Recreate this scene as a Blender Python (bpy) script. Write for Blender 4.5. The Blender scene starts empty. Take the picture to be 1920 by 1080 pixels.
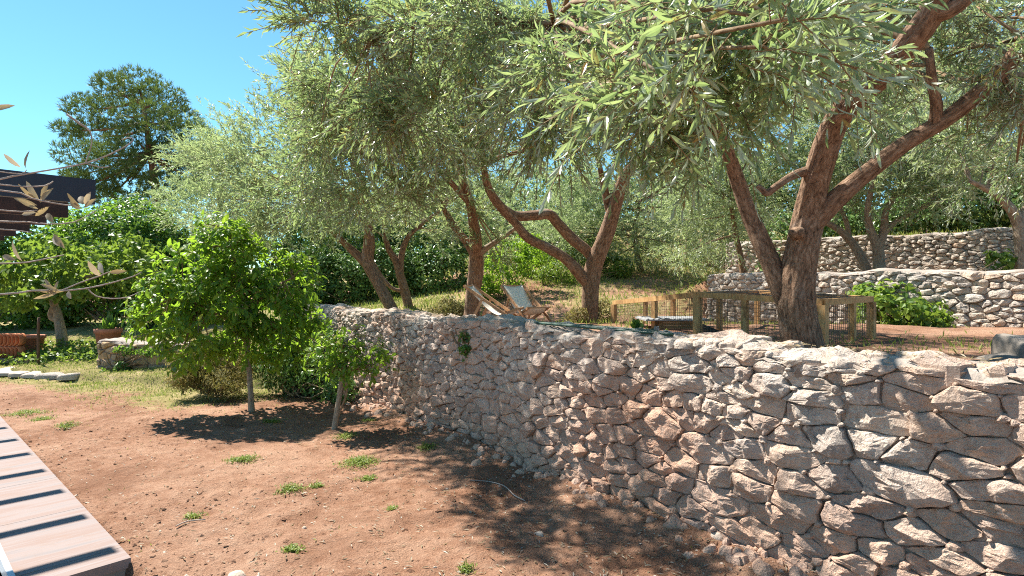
import bpy, math, random
import numpy as np
from mathutils import Vector
R = math.radians
rng = np.random.default_rng(7)
random.seed(7)
sc = bpy.context.scene
COL = sc.collection

# ------------------------------------------------------------------ camera, sky, sun, exposure
CAM_H, F, HZ = 2.0, 1100.0, 535.0
cam = bpy.data.cameras.new('camera'); camo = bpy.data.objects.new('camera', cam); COL.objects.link(camo)
camo.location = (0, 0, CAM_H); camo.rotation_euler = (R(90), 0, 0)
cam.sensor_width = 36; cam.lens = 36 * F / 1920; cam.shift_y = -(540 - HZ) / 1920
cam.clip_start = 0.05; cam.clip_end = 2000
sc.camera = camo
SUN = Vector((-0.94, 0.76, 1.72)).normalized()          # from the place towards the sun
w = bpy.data.worlds.new('World'); sc.world = w; w.use_nodes = True
wn = w.node_tree.nodes; wl = w.node_tree.links
sky = wn.new('ShaderNodeTexSky'); sky.sky_type = 'NISHITA'; sky.sun_disc = False
sky.sun_elevation = math.asin(SUN.z); sky.sun_rotation = math.atan2(SUN.x, SUN.y)
sky.air_density = 1.0; sky.dust_density = 0.0; sky.ozone_density = 8.0; sky.altitude = 0
tint = wn.new('ShaderNodeMix'); tint.data_type = 'RGBA'; tint.blend_type = 'MULTIPLY'; tint.inputs[0].default_value = 1; tint.inputs[7].default_value = (0.80, 1.06, 0.92, 1)
wl.new(sky.outputs[0], tint.inputs[6]); wl.new(tint.outputs[2], wn['Background'].inputs[0]); wn['Background'].inputs[1].default_value = 0.080
sl = bpy.data.lights.new('sun', 'SUN'); sl.energy = 5.0; sl.angle = R(0.8); sl.color = (1.0, 0.93, 0.82)
so = bpy.data.objects.new('sun', sl); COL.objects.link(so); so.rotation_euler = SUN.to_track_quat('Z', 'Y').to_euler()
so.location = (-6, 6, 14)
sc.view_settings.view_transform = 'Standard'; sc.view_settings.look = 'None'
sc.view_settings.exposure = 1.44; sc.view_settings.gamma = 1
sc.render.engine = 'CYCLES'; sc.cycles.use_denoising = False; sc.cycles.filter_width = 1.1
sc.cycles.sample_clamp_indirect = 4
sc.cycles.max_bounces = 8; sc.cycles.diffuse_bounces = 4; sc.cycles.transmission_bounces = 6
sc.cycles.transparent_max_bounces = 8; sc.cycles.caustics_reflective = False; sc.cycles.caustics_refractive = False

def P(u, v, Y): return np.array([(u - 960) / F * Y, Y, CAM_H - (v - HZ) / F * Y])

# ------------------------------------------------------------------ numpy noise
def vnoise(p, seed=0):
    p = np.asarray(p, float); i = np.floor(p).astype(np.int64); f = p - i; f = f * f * (3 - 2 * f)
    def h(dx, dy, dz):
        n = (i[:, 0] + dx) * 73856093 ^ (i[:, 1] + dy) * 19349663 ^ (i[:, 2] + dz) * 83492791 ^ (seed * 2654435 + 977)
        n = (n ^ (n >> 13)) * 1274126177; n = n ^ (n >> 16)
        return (n & 0xffff) / 32767.5 - 1
    x, y, z = f[:, 0], f[:, 1], f[:, 2]
    a = h(0,0,0)*(1-x)+h(1,0,0)*x; b = h(0,1,0)*(1-x)+h(1,1,0)*x
    c = h(0,0,1)*(1-x)+h(1,0,1)*x; d = h(0,1,1)*(1-x)+h(1,1,1)*x
    return (a*(1-y)+b*y)*(1-z) + (c*(1-y)+d*y)*z
def fbm(p, o=4, seed=0):
    s = 0; a = 1.0
    for k in range(o): s = s + a * vnoise(np.asarray(p) * 2**k, seed + k); a *= 0.5
    return s
def fbm2(x, y, sc_, o=4, seed=0):
    x = np.asarray(x, float); y = np.asarray(y, float)
    return fbm(np.stack([x.ravel()*sc_, y.ravel()*sc_, np.full(x.size, seed*1.7)], 1), o, seed).reshape(x.shape)
def sstep(a, b, x): t = np.clip((np.asarray(x, float) - a) / (b - a), 0, 1); return t*t*(3-2*t)
def unit(v): return v / np.maximum(np.linalg.norm(v, axis=-1, keepdims=True), 1e-9)

# ------------------------------------------------------------------ object helpers
def tag(o, label=None, cat=None, group=None, kind=None):
    if label: o['label'] = label
    if cat: o['category'] = cat
    if group: o['group'] = group
    if kind: o['kind'] = kind
    return o
def empty(name, loc=(0,0,0), **k):
    o = bpy.data.objects.new(name, None); COL.objects.link(o); o.location = [float(c) for c in loc]; o.empty_display_size = 0.1
    return tag(o, **k)
def mesh_data(name, V, Fs, smooth=False, attrs=None):
    V = np.asarray(V, np.float32); me = bpy.data.meshes.new(name)
    Fs = [np.asarray(f, np.int32) for f in (Fs if isinstance(Fs, list) and np.ndim(Fs[0]) == 2 else [Fs]) if len(f)]
    me.vertices.add(len(V)); me.vertices.foreach_set('co', V.ravel())
    loops = np.concatenate([f.ravel() for f in Fs]); tot = np.concatenate([np.full(len(f), f.shape[1]) for f in Fs])
    st = np.concatenate([[0], np.cumsum(tot)[:-1]])
    me.loops.add(len(loops)); me.loops.foreach_set('vertex_index', loops)
    me.polygons.add(len(tot)); me.polygons.foreach_set('loop_start', st.astype(np.int32)); me.polygons.foreach_set('loop_total', tot.astype(np.int32))
    me.polygons.foreach_set('use_smooth', np.full(len(tot), bool(smooth)))
    me.update(calc_edges=True)
    for k, a in (attrs or {}).items():
        a = np.asarray(a, np.float32)
        if a.ndim == 1:
            at = me.attributes.new(k, 'FLOAT', 'POINT'); at.data.foreach_set('value', a)
        else:
            at = me.attributes.new(k, 'FLOAT_VECTOR', 'POINT'); at.data.foreach_set('vector', a.ravel())
    return me
def obj(name, V, Fs, mat, parent=None, smooth=False, attrs=None, origin=None, **k):
    """one mesh object; V in world space, parent's location is taken off"""
    V = np.asarray(V, float)
    base = np.array(parent_world(parent)) if parent else np.zeros(3)
    o0 = np.asarray(origin, float) if origin is not None else base
    me = mesh_data(name, V - o0, Fs, smooth, attrs); me.materials.append(mat)
    o = bpy.data.objects.new(name, me); COL.objects.link(o); o.location = o0 - base
    if parent: o.parent = parent
    return tag(o, **k)
def parent_world(o):
    p = np.zeros(3)
    while o is not None: p = p + np.array(o.location); o = o.parent
    return p
class MB:
    def __init__(s): s.V = []; s.F3 = []; s.F4 = []; s.n = 0; s.A = {}
    def add(s, V, F3=None, F4=None, **attrs):
        V = np.asarray(V, float); s.V.append(V)
        if F3 is not None and len(F3): s.F3.append(np.asarray(F3) + s.n)
        if F4 is not None and len(F4): s.F4.append(np.asarray(F4) + s.n)
        for k, a in attrs.items(): s.A.setdefault(k, []).append(a)
        s.n += len(V); return s
    def box(s, c, size, ax=None):
        h = np.array(size) / 2; q = np.array([[x,y,z] for x in (-1,1) for y in (-1,1) for z in (-1,1)]) * h
        if ax is not None: q = q @ np.array(ax)
        return s.add(q + np.array(c), None, [[0,1,3,2],[4,6,7,5],[0,4,5,1],[2,3,7,6],[0,2,6,4],[1,5,7,3]])
    def bar(s, a, b, wid, hei, up=(0,0,1)):
        a = np.array(a, float); b = np.array(b, float); d = b - a; L = np.linalg.norm(d); x = d / L
        y = np.cross(np.array(up, float), x); y /= np.linalg.norm(y); z = np.cross(x, y)
        return s.box((a + b) / 2, (L, wid, hei), [x, y, z])
    def done(s, name, mat, parent=None, smooth=False, **k):
        Fs = []
        if s.F3: Fs.append(np.concatenate(s.F3))
        if s.F4: Fs.append(np.concatenate(s.F4))
        at = {q: np.concatenate(a) for q, a in s.A.items()}
        return obj(name, np.concatenate(s.V), Fs, mat, parent, smooth, at or None, **k)

# ------------------------------------------------------------------ materials
def newmat(name):
    m = bpy.data.materials.new(name); m.use_nodes = True
    return m, m.node_tree.nodes, m.node_tree.links, m.node_tree.nodes['Principled BSDF']
def ramp(N, L, fac, stops):
    r = N.new('ShaderNodeValToRGB'); e = r.color_ramp.elements
    while len(e) < len(stops): e.new(0.5)
    for q, (p, c) in zip(e, stops): q.position = p; q.color = (*c, 1)
    L.new(fac, r.inputs[0]); return r.outputs[0]
def noise(N, L, scale, detail=6, rough=0.6, vec=None, dist=0.0):
    n = N.new('ShaderNodeTexNoise'); n.inputs['Scale'].default_value = scale; n.inputs['Detail'].default_value = detail
    n.inputs['Roughness'].default_value = rough; n.inputs['Distortion'].default_value = dist
    if vec: L.new(vec, n.inputs['Vector'])
    return n.outputs[0]
def mixc(N, L, fac, a, b, mode='MIX'):
    m = N.new('ShaderNodeMix'); m.data_type = 'RGBA'; m.blend_type = mode
    for s, v in ((0, fac), (6, a), (7, b)):
        if hasattr(v, 'is_linked'): L.new(v, m.inputs[s])
        else: m.inputs[s].default_value = v if s == 0 else (*v, 1)
    return m.outputs[2]
def math_(N, L, op, a, b=None, c=None):
    m = N.new('ShaderNodeMath'); m.operation = op
    for i, v in enumerate((a, b, c)):
        if v is None: continue
        if hasattr(v, 'is_linked'): L.new(v, m.inputs[i])
        else: m.inputs[i].default_value = v
    return m.outputs[0]
def bump(N, L, b, h, strength=0.5, dist=0.02):
    n = N.new('ShaderNodeBump'); n.inputs['Strength'].default_value = strength; n.inputs['Distance'].default_value = dist
    L.new(h, n.inputs['Height']); L.new(n.outputs[0], b.inputs['Normal'])
def wpos(N): return N.new('ShaderNodeNewGeometry').outputs['Position']
def mrange(N, L, v, a, b, c=0., d=1.):
    m = N.new('ShaderNodeMapRange'); m.interpolation_type = 'SMOOTHSTEP'; L.new(v, m.inputs[0])
    for i, x in enumerate((a, b, c, d)): m.inputs[i+1].default_value = x
    return m.outputs[0]
def attr(N, n):
    a = N.new('ShaderNodeAttribute'); a.attribute_name = n; return a

def leaf_mat(name, top, under, trans=0.4, rough=0.42, spec=0.5, tcol=None):
    """top: ramp stops over per-leaf random; under: colour of the leaf's other side"""
    m, N, L, b = newmat(name)
    rnd = attr(N, 'rnd').outputs['Fac']
    c = ramp(N, L, rnd, top)
    g = N.new('ShaderNodeNewGeometry')
    col = mixc(N, L, g.outputs['Backfacing'], c, mixc(N, L, 0.25, under, c)) if under else c
    L.new(col, b.inputs['Base Color']); b.inputs['Roughness'].default_value = rough; b.inputs['Specular IOR Level'].default_value = spec
    t = N.new('ShaderNodeBsdfTranslucent')
    L.new(mixc(N, L, 0.65, c, tcol or (0.22, 0.30, 0.03)), t.inputs[0])
    mx = N.new('ShaderNodeMixShader'); mx.inputs[0].default_value = trans
    L.new(b.outputs[0], mx.inputs[1]); L.new(t.outputs[0], mx.inputs[2]); L.new(mx.outputs[0], N['Material Output'].inputs[0])
    return m
M = {}
M['olive'] = leaf_mat('olive_leaf', [(0, (0.065,0.115,0.058)), (0.4, (0.15,0.215,0.10)), (0.75, (0.28,0.345,0.155)), (0.95, (0.42,0.45,0.25)), (1, (0.38,0.2,0.06))], (0.47,0.53,0.46), 0.42, 0.3, 0.6, (0.42,0.58,0.18))
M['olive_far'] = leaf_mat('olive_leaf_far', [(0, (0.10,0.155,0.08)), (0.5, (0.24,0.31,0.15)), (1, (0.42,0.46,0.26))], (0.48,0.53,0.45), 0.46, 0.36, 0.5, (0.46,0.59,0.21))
M['citrus'] = leaf_mat('citrus_leaf', [(0, (0.055,0.14,0.022)), (0.5, (0.12,0.25,0.03)), (0.85, (0.24,0.37,0.035)), (1, (0.42,0.42,0.05))], (0.2,0.3,0.07), 0.52, 0.42, 0.35, (0.37,0.58,0.04))
M['ivy'] = leaf_mat('ivy_leaf', [(0, (0.03,0.085,0.022)), (0.5, (0.065,0.165,0.03)), (1, (0.16,0.28,0.05))], (0.12,0.2,0.06), 0.42, 0.38, 0.5, (0.28,0.48,0.04))
M['vine'] = leaf_mat('vine_leaf', [(0, (0.05,0.11,0.02)), (0.5, (0.10,0.2,0.03)), (1, (0.22,0.30,0.05))], (0.16,0.24,0.08), 0.45, 0.45, 0.4, (0.32,0.45,0.05))
M['dark'] = leaf_mat('shade_leaf', [(0, (0.06,0.13,0.04)), (0.6, (0.115,0.215,0.055)), (1, (0.2,0.31,0.07))], (0.06,0.10,0.04), 0.25, 0.4, 0.4, (0.14,0.25,0.03))
M['pine'] = leaf_mat('pine_needle', [(0, (0.05,0.10,0.05)), (0.6, (0.10,0.165,0.06)), (1, (0.19,0.23,0.07))], None, 0.35, 0.5, 0.3, (0.14,0.2,0.03))
M['grass'] = leaf_mat('grass_blade', [(0, (0.11,0.18,0.03)), (0.4, (0.22,0.28,0.06)), (0.7, (0.40,0.38,0.15)), (1, (0.54,0.46,0.25))], None, 0.4, 0.5, 0.3, (0.3,0.4,0.06))
M['drygrass'] = leaf_mat('dry_shrub_leaf', [(0, (0.10,0.12,0.03)), (0.5, (0.22,0.20,0.07)), (1, (0.36,0.27,0.13))], None, 0.35, 0.6, 0.3, (0.34,0.3,0.08))
M['deadleaf'] = leaf_mat('dead_olive_leaf', [(0, (0.20,0.16,0.10)), (0.6, (0.32,0.28,0.19)), (1, (0.52,0.49,0.42))], (0.5,0.48,0.42), 0.35, 0.5, 0.4, (0.5,0.36,0.14))

def bark_mat(name, c0, c1, c2, ridges=1.0):
    m, N, L, b = newmat(name)
    v = attr(N, 'bark').outputs['Vector']
    n1 = noise(N, L, 34, 9, 0.7, v, 0.5); n2 = noise(N, L, 110, 4, 0.6, v); n3 = noise(N, L, 2.2, 4, 0.6, wpos(N))
    c = ramp(N, L, n1, [(0.34, c0), (0.5, c1), (0.68, c2)])
    c = mixc(N, L, mrange(N, L, n3, 0.56, 0.72, 0, 0.55), c, (0.30,0.27,0.24))
    L.new(c, b.inputs['Base Color']); b.inputs['Roughness'].default_value = 0.9; b.inputs['Specular IOR Level'].default_value = 0.2
    h = math_(N, L, 'ADD', math_(N, L, 'MULTIPLY', n1, 1.0), math_(N, L, 'MULTIPLY', n2, 0.4))
    bump(N, L, b, h, 1.0 * ridges, 0.035); return m
M['bark'] = bark_mat('olive_bark', (0.065,0.04,0.027), (0.25,0.155,0.10), (0.44,0.31,0.22))
M['bark_pale'] = bark_mat('pale_bark', (0.16,0.12,0.085), (0.30,0.24,0.18), (0.42,0.36,0.28), 0.6)
M['bark_pine'] = bark_mat('pine_bark', (0.10,0.05,0.03), (0.24,0.12,0.075), (0.34,0.2,0.14))
M['twig'] = bark_mat('twig_bark', (0.14,0.09,0.055), (0.26,0.18,0.11), (0.36,0.28,0.18), 0.4)
M['twig_grey'] = bark_mat('grey_twig', (0.28,0.22,0.18), (0.42,0.35,0.30), (0.52,0.46,0.42), 0.4)

def stone_mat(name, red=True, tint=None):
    m, N, L, b = newmat(name)
    p = wpos(N); oi = N.new('ShaderNodeObjectInfo').outputs['Random']
    rn = attr(N, 'rnd').outputs['Fac']
    n1 = noise(N, L, 5, 8, 0.65, p); n2 = noise(N, L, 28, 8, 0.7, p, 0.4); n3 = noise(N, L, 1.1, 3, 0.5, p); n4 = noise(N, L, 90, 4, 0.6, p)
    base = ramp(N, L, rn, [(0, (0.38,0.35,0.33)), (0.12, (0.54,0.48,0.43)), (0.3, (0.70,0.60,0.51)), (0.55, (0.58,0.54,0.51)), (0.8, (0.77,0.68,0.58)), (1, (0.66,0.49,0.37))])
    c = mixc(N, L, mrange(N, L, n1, 0.38, 0.62), base, mixc(N, L, 0.55, base, (0.40,0.36,0.33)))
    c = mixc(N, L, mrange(N, L, n2, 0.50, 0.66, 0, 0.75), c, (0.80,0.74,0.66))
    c = mixc(N, L, mrange(N, L, n2, 0.32, 0.44, 0.6, 0), c, (0.19,0.165,0.15))
    c = mixc(N, L, mrange(N, L, n4, 0.36, 0.48, 0.3, 0), c, (0.26,0.22,0.19))
    if red:
        # red earth washed and thrown against the foot of the wall
        s = N.new('ShaderNodeSeparateXYZ'); L.new(p, s.inputs[0])
        low = mrange(N, L, math_(N, L, 'ADD', s.outputs[2], math_(N, L, 'MULTIPLY', n3, 0.9)), 0.62, 1.45, 1.0, 0.0)
        spot = mrange(N, L, n3, 0.44, 0.60)
        # one broad patch where soil has spilled over, half way along
        px = math_(N, L, 'ABSOLUTE', math_(N, L, 'SUBTRACT', s.outputs[0], 1.05))
        patch = mrange(N, L, math_(N, L, 'ADD', px, math_(N, L, 'MULTIPLY', n1, 0.5)), 0.5, 1.05, 1.0, 0.0)
        zl = mrange(N, L, s.outputs[2], 0.85, 1.35, 1.0, 0.0)
        f = math_(N, L, 'MULTIPLY', math_(N, L, 'MAXIMUM', math_(N, L, 'MULTIPLY', low, 0.8), math_(N, L, 'MULTIPLY', patch, zl)), mrange(N, L, n2, 0.33, 0.55, 0.35, 1.0))
        c = mixc(N, L, math_(N, L, 'MULTIPLY', f, 0.72), c, (0.56,0.31,0.20))
        c = mixc(N, L, math_(N, L, 'MULTIPLY', spot, 0.42), c, (0.58,0.37,0.26))
    if tint: c = mixc(N, L, 1.0, c, tint, 'MULTIPLY')
    L.new(c, b.inputs['Base Color']); b.inputs['Roughness'].default_value = 0.88; b.inputs['Specular IOR Level'].default_value = 0.25
    h = math_(N, L, 'ADD', math_(N, L, 'MULTIPLY', n2, 1.0), math_(N, L, 'ADD', math_(N, L, 'MULTIPLY', n4, 0.35), math_(N, L, 'MULTIPLY', n1, 1.6)))
    bump(N, L, b, h, 1.0, 0.034); return m
M['stone'] = stone_mat('limestone_red_earth', True, (1.0, 0.955, 0.925))
M['stone_far'] = stone_mat('limestone_upper', False, (0.90, 0.88, 0.85))
M['stone_ochre'] = stone_mat('ochre_limestone', False, (0.80, 0.66, 0.46))

def rough_mat(name, stops, scale=6, bs=0.7, bd=0.03, rough=0.95):
    m, N, L, b = newmat(name); p = wpos(N)
    n1 = noise(N, L, scale, 9, 0.65, p); n2 = noise(N, L, scale*9, 5, 0.65, p)
    c = ramp(N, L, math_(N, L, 'ADD', math_(N, L, 'MULTIPLY', n1, 0.65), math_(N, L, 'MULTIPLY', n2, 0.35)), stops)
    L.new(c, b.inputs['Base Color']); b.inputs['Roughness'].default_value = rough; b.inputs['Specular IOR Level'].default_value = 0.2
    bump(N, L, b, math_(N, L, 'ADD', n1, math_(N, L, 'MULTIPLY', n2, 0.5)), bs, bd); return m
M['mortar'] = rough_mat('earth_mortar', [(0.35, (0.20,0.145,0.11)), (0.5, (0.33,0.25,0.20)), (0.65, (0.46,0.375,0.32))])
M['walltop'] = rough_mat('wall_top_mortar', [(0.35, (0.20,0.17,0.145)), (0.5, (0.33,0.285,0.25)), (0.65, (0.46,0.41,0.37))], 5)
M['clod'] = rough_mat('soil_clod', [(0.35, (0.20,0.09,0.045)), (0.55, (0.34,0.165,0.085)), (0.7, (0.46,0.26,0.155))], 4)
M['pebble'] = rough_mat('pale_pebble', [(0.35, (0.36,0.27,0.21)), (0.6, (0.55,0.45,0.37)), (0.75, (0.66,0.58,0.50))], 7)

def soil_mat():
    m, N, L, b = newmat('red_soil'); p = wpos(N)
    n1 = noise(N, L, 0.55, 5, 0.55, p); n2 = noise(N, L, 7, 9, 0.68, p); n3 = noise(N, L, 60, 5, 0.7, p); n4 = noise(N, L, 1.6, 6, 0.6, p)
    c = ramp(N, L, math_(N, L, 'ADD', math_(N, L, 'MULTIPLY', n1, 0.5), math_(N, L, 'MULTIPLY', n2, 0.5)),
             [(0.38, (0.21,0.098,0.056)), (0.46, (0.33,0.18,0.118)), (0.54, (0.43,0.26,0.18)), (0.64, (0.51,0.335,0.24))])
    c = mixc(N, L, mrange(N, L, n3, 0.35, 0.7, 0.0, 0.5), mixc(N, L, 0.4, c, (0.15,0.065,0.032)), mixc(N, L, 0.5, c, (0.56,0.37,0.25)))
    n5 = noise(N, L, 0.9, 6, 0.62, p, 0.4)
    c = mixc(N, L, mrange(N, L, n5, 0.36, 0.50, 0.6, 0), c, (0.20,0.10,0.06)); c = mixc(N, L, mrange(N, L, n5, 0.54, 0.68, 0, 0.45), c, (0.48,0.31,0.215))
    g = attr(N, 'green').outputs['Fac']
    gf = mrange(N, L, math_(N, L, 'ADD', g, math_(N, L, 'MULTIPLY', math_(N, L, 'SUBTRACT', n2, 0.5), 1.3)), 0.35, 0.75)
    c = mixc(N, L, gf, c, ramp(N, L, n4, [(0.3, (0.16,0.16,0.05)), (0.55, (0.30,0.25,0.11)), (0.7, (0.44,0.34,0.2))]))
    L.new(c, b.inputs['Base Color']); b.inputs['Roughness'].default_value = 0.97; b.inputs['Specular IOR Level'].default_value = 0.12
    bump(N, L, b, math_(N, L, 'ADD', math_(N, L, 'MULTIPLY', n2, 1.2), math_(N, L, 'MULTIPLY', n3, 0.6)), 1.0, 0.05); return m
M['soil'] = soil_mat()
def simple(name, col, rough=0.6, var=0.25, scale=12, spec=0.4, bs=0.15):
    m, N, L, b = newmat(name); n = noise(N, L, scale, 6, 0.6, wpos(N))
    L.new(ramp(N, L, n, [(0.3, tuple(x*(1-var) for x in col)), (0.7, tuple(min(1, x*(1+var)) for x in col))]), b.inputs['Base Color'])
    b.inputs['Roughness'].default_value = rough; b.inputs['Specular IOR Level'].default_value = spec
    bump(N, L, b, n, bs, 0.01); return m
def wood_mat(name, a, bcol, c3):
    m, N, L, b = newmat(name); tc = N.new('ShaderNodeTexCoord')
    mp = N.new('ShaderNodeMapping'); mp.inputs['Scale'].default_value = (1, 1, 0.35); L.new(wpos(N), mp.inputs[0])
    n = noise(N, L, 26, 7, 0.6, mp.outputs[0], 0.8); n2 = noise(N, L, 3, 3, 0.5, wpos(N))
    c = ramp(N, L, math_(N, L, 'ADD', math_(N, L, 'MULTIPLY', n, 0.6), math_(N, L, 'MULTIPLY', n2, 0.4)), [(0.35, a), (0.5, bcol), (0.66, c3)])
    L.new(c, b.inputs['Base Color']); b.inputs['Roughness'].default_value = 0.7; bump(N, L, b, n, 0.25, 0.006); return m
M['pen_wood'] = wood_mat('pen_timber', (0.20,0.105,0.04), (0.46,0.265,0.105), (0.62,0.40,0.18))
M['chair_wood'] = wood_mat('chair_wood', (0.28,0.14,0.065), (0.44,0.24,0.12), (0.56,0.34,0.19))
M['pergola'] = wood_mat('pergola_paint', (0.016,0.010,0.008), (0.032,0.019,0.014), (0.065,0.036,0.026))
M['fascia'] = simple('fascia_metal', (0.012,0.016,0.035), 0.4, 0.15)
M['canvas'] = simple('canvas', (0.82,0.74,0.63), 0.9, 0.08, 60)
M['wire'] = simple('wire', (0.16,0.12,0.08), 0.5, 0.2)
M['terracotta'] = simple('terracotta', (0.42,0.17,0.10), 0.85, 0.25, 9)
M['tile'] = simple('clay_tile', (0.50,0.17,0.075), 0.85, 0.35, 7)
M['greyplastic'] = simple('grey_lid', (0.30,0.31,0.32), 0.6, 0.2)
M['blackplastic'] = simple('black_plastic', (0.02,0.021,0.023), 0.45, 0.3)
M['greenhose'] = simple('green_hose', (0.012,0.055,0.036), 0.4, 0.3)
M['net'] = simple('shade_net', (0.07,0.06,0.05), 0.7, 0.3)
M['rust'] = simple('rusty_pole', (0.10,0.055,0.03), 0.8, 0.3)
M['trim'] = simple('pale_trim', (0.42,0.46,0.50), 0.3, 0.06)
M['beige'] = simple('beige_stone', (0.36,0.30,0.24), 0.6, 0.12)
M['grey_stone'] = simple('grey_stone', (0.22,0.195,0.17), 0.9, 0.3, 8, 0.3, 0.5)
def glass_mat():
    m, N, L, b = newmat('jar_glass'); b.inputs['Base Color'].default_value = (0.9, 0.95, 0.95, 1); b.inputs['Roughness'].default_value = 0.05
    b.inputs['Transmission Weight'].default_value = 0.9; return m
M['glass'] = glass_mat()

E1 = np.array([-0.733, 0.68]); E2 = np.array([-0.68, -0.733]); K0 = np.array([-2.80, 4.31])   # paving: along the edge, across, near corner
def pave_mat():
    m, N, L, b = newmat('wood_look_paving'); p = wpos(N)
    mp = N.new('ShaderNodeMapping'); mp.vector_type = 'POINT'
    mp.inputs['Rotation'].default_value = (0, 0, -math.atan2(-E2[1], -E2[0])); L.new(p, mp.inputs[0])
    m2 = N.new('ShaderNodeMapping'); m2.inputs['Scale'].default_value = (0.6, 9.0, 1); L.new(mp.outputs[0], m2.inputs[0])
    n = noise(N, L, 1.0, 6, 0.6, m2.outputs[0], 0.5); n2 = noise(N, L, 150, 3, 0.6, p)
    c = ramp(N, L, n, [(0.30, (0.20,0.185,0.19)), (0.45, (0.26,0.215,0.205)), (0.55, (0.24,0.175,0.155)), (0.66, (0.27,0.235,0.23))])
    c = mixc(N, L, mrange(N, L, n2, 0.4, 0.65, 0, 0.3), c, (0.20,0.175,0.17))
    d_ = noise(N, L, 3.5, 7, 0.7, p); c = mixc(N, L, mrange(N, L, d_, 0.52, 0.72, 0, 0.35), c, (0.24,0.15,0.10))
    L.new(c, b.inputs['Base Color']); b.inputs['Roughness'].default_value = 0.85; b.inputs['Specular IOR Level'].default_value = 0.15; bump(N, L, b, n2, 0.12, 0.004); return m
M['pave'] = pave_mat()

# ------------------------------------------------------------------ terrain
WA = np.array([-4.95, 13.4]); WB = np.array([3.95, 1.45])       # foot of the big wall, far end to near end
WD = (WB - WA) / np.linalg.norm(WB - WA); WN = np.array([-WD[1], WD[0]]) * -1   # WN: out of the face
if WN @ np.array([-1, -1]) < 0: WN = -WN
WLEN = np.linalg.norm(WB - WA)
W2A, W2B = np.array([4.75, 14.4]), np.array([10.6, 6.4])
W3A, W3B = np.array([6.4, 17.6]), np.array([15.0, 9.0])
def sd(x, y, A, B):                      # distance behind a line, and position along it
    d = (B - A) / np.linalg.norm(B - A); n = np.array([-d[1], d[0]])
    if n @ np.array([1, 1]) < 0: n = -n
    return (x - A[0])*n[0] + (y - A[1])*n[1], (x - A[0])*d[0] + (y - A[1])*d[1]
def h_low(x, y):
    x = np.asarray(x, float); y = np.asarray(y, float)
    z = 0.035*fbm2(x, y, 0.9, 3, 3) + 0.022*fbm2(x, y, 4.0, 4, 5) + 0.019*fbm2(x, y, 7.0, 2, 6)*(0.3 + 0.65*sstep(-.3, .5, fbm2(x, y, 0.7, 2, 9)))
    s, t = sd(x, y, WA, WB)
    z = z + 0.14*np.exp(-((s + 0.0)/0.30)**2)*(0.3 + 0.7*sstep(-0.6, 0.8, fbm2(x, y, 0.6, 2, 11)))*sstep(3, 8, t) + 0.03*np.exp(-(s/0.6)**2)
    q1 = (x - K0[0])*E1[0] + (y - K0[1])*E1[1]; q2 = (x - K0[0])*E2[0] + (y - K0[1])*E2[1]
    z = z - 0.03 - 0.30*sstep(-0.02, 0.05, q2)*sstep(0.02, -0.15, q1)
    z = np.where((q2 > 0.03) & (q1 > -0.05), -0.5, np.where(q2 > -0.35, np.minimum(z, -0.02), z))
    # raised lawn to the left rear
    k = (y - 12.35) + 0.30*(x + 9.4)
    r = sstep(0.05, 0.30, k - 0.0) * 0.16 * sstep(-6.3, -6.9, x) + 0.10*np.clip(k - 0.3, 0, 6)*sstep(-5.0, -7.5, x)
    return z + r
def h_up(x, y):
    x = np.asarray(x, float); y = np.asarray(y, float)
    z = 1.13 + 0.17*sstep(13.0, 10.2, y) + 0.03*fbm2(x, y, 0.8, 3, 21) + 0.015*fbm2(x, y, 3.5, 3, 22)
    slope = np.clip(y - 14.5, 0, 26)*0.165*sstep(-6, 1.0, x + 0.02*y) + np.clip(y - 15, 0, 40)*0.05
    z = z + slope
    s2, t2 = sd(x, y, W2A, W2B); z2 = 2.16 + 0.03*fbm2(x, y, 1.5, 3, 23)
    z = np.where((s2 > 0.22) & (t2 > 0), np.maximum(z, z2), z)
    z = z + (np.maximum(z2, z) - z)*sstep(0.1, 0.4, s2)*sstep(-2.5, 0.0, t2)*(t2 <= 0)
    s3, t3 = sd(x, y, W3A, W3B)
    z3 = 3.15 + 0.12*np.clip(s3, 0, 30)
    z = np.where((s3 > 0.22) & (t3 > 0), np.maximum(z, z3), z)
    # falls to the lawn on the far left
    z = z*sstep(-7.6, -5.0, x) + (1 - sstep(-7.6, -5.0, x))*np.minimum(z, 0.28 + 0.10*np.clip(y - 12.6, 0, 30))
    return z
def grid(name, x0, x1, y0, y1, st, hf, keep, mat, green, **k):
    xs = np.arange(x0, x1 + 1e-6, st); ys = np.arange(y0, y1 + 1e-6, st); X, Y = np.meshgrid(xs, ys); nx, ny = len(xs), len(ys)
    Z = hf(X, Y); V = np.stack([X.ravel(), Y.ravel(), Z.ravel()], 1)
    i = (np.arange(ny-1)[:, None]*nx + np.arange(nx-1)[None]).ravel(); Fq = np.stack([i, i+1, i+1+nx, i+nx], 1)
    if keep is not None:
        kk = keep(X, Y).ravel(); Fq = Fq[kk[Fq].all(1)]
        u = np.unique(Fq); mp = np.full(len(V), -1); mp[u] = np.arange(len(u)); V = V[u]; Fq = mp[Fq]
    return obj(name, V, Fq, mat, None, True, {'green': green(V[:, 0], V[:, 1])}, **k)
def green_low(x, y):
    k = (y - 12.2) + 0.30*(x + 9.4)
    g = sstep(-1.5, 0.4, k + 0.8*fbm2(x, y, 0.7, 3, 31)) * sstep(-3.2, -5.5, x)
    return g
def green_up(x, y): return 0.26 + 0.45*fbm2(x, y, 0.45, 3, 41) + 0.25*sstep(13, 20, y) + 0.2*sstep(1, -3, x) - 0.35*sstep(1.5, 4, x)*sstep(15, 11, y)
in_low = lambda X, Y: sd(X, Y, WA, WB)[0] < 0.22
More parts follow.
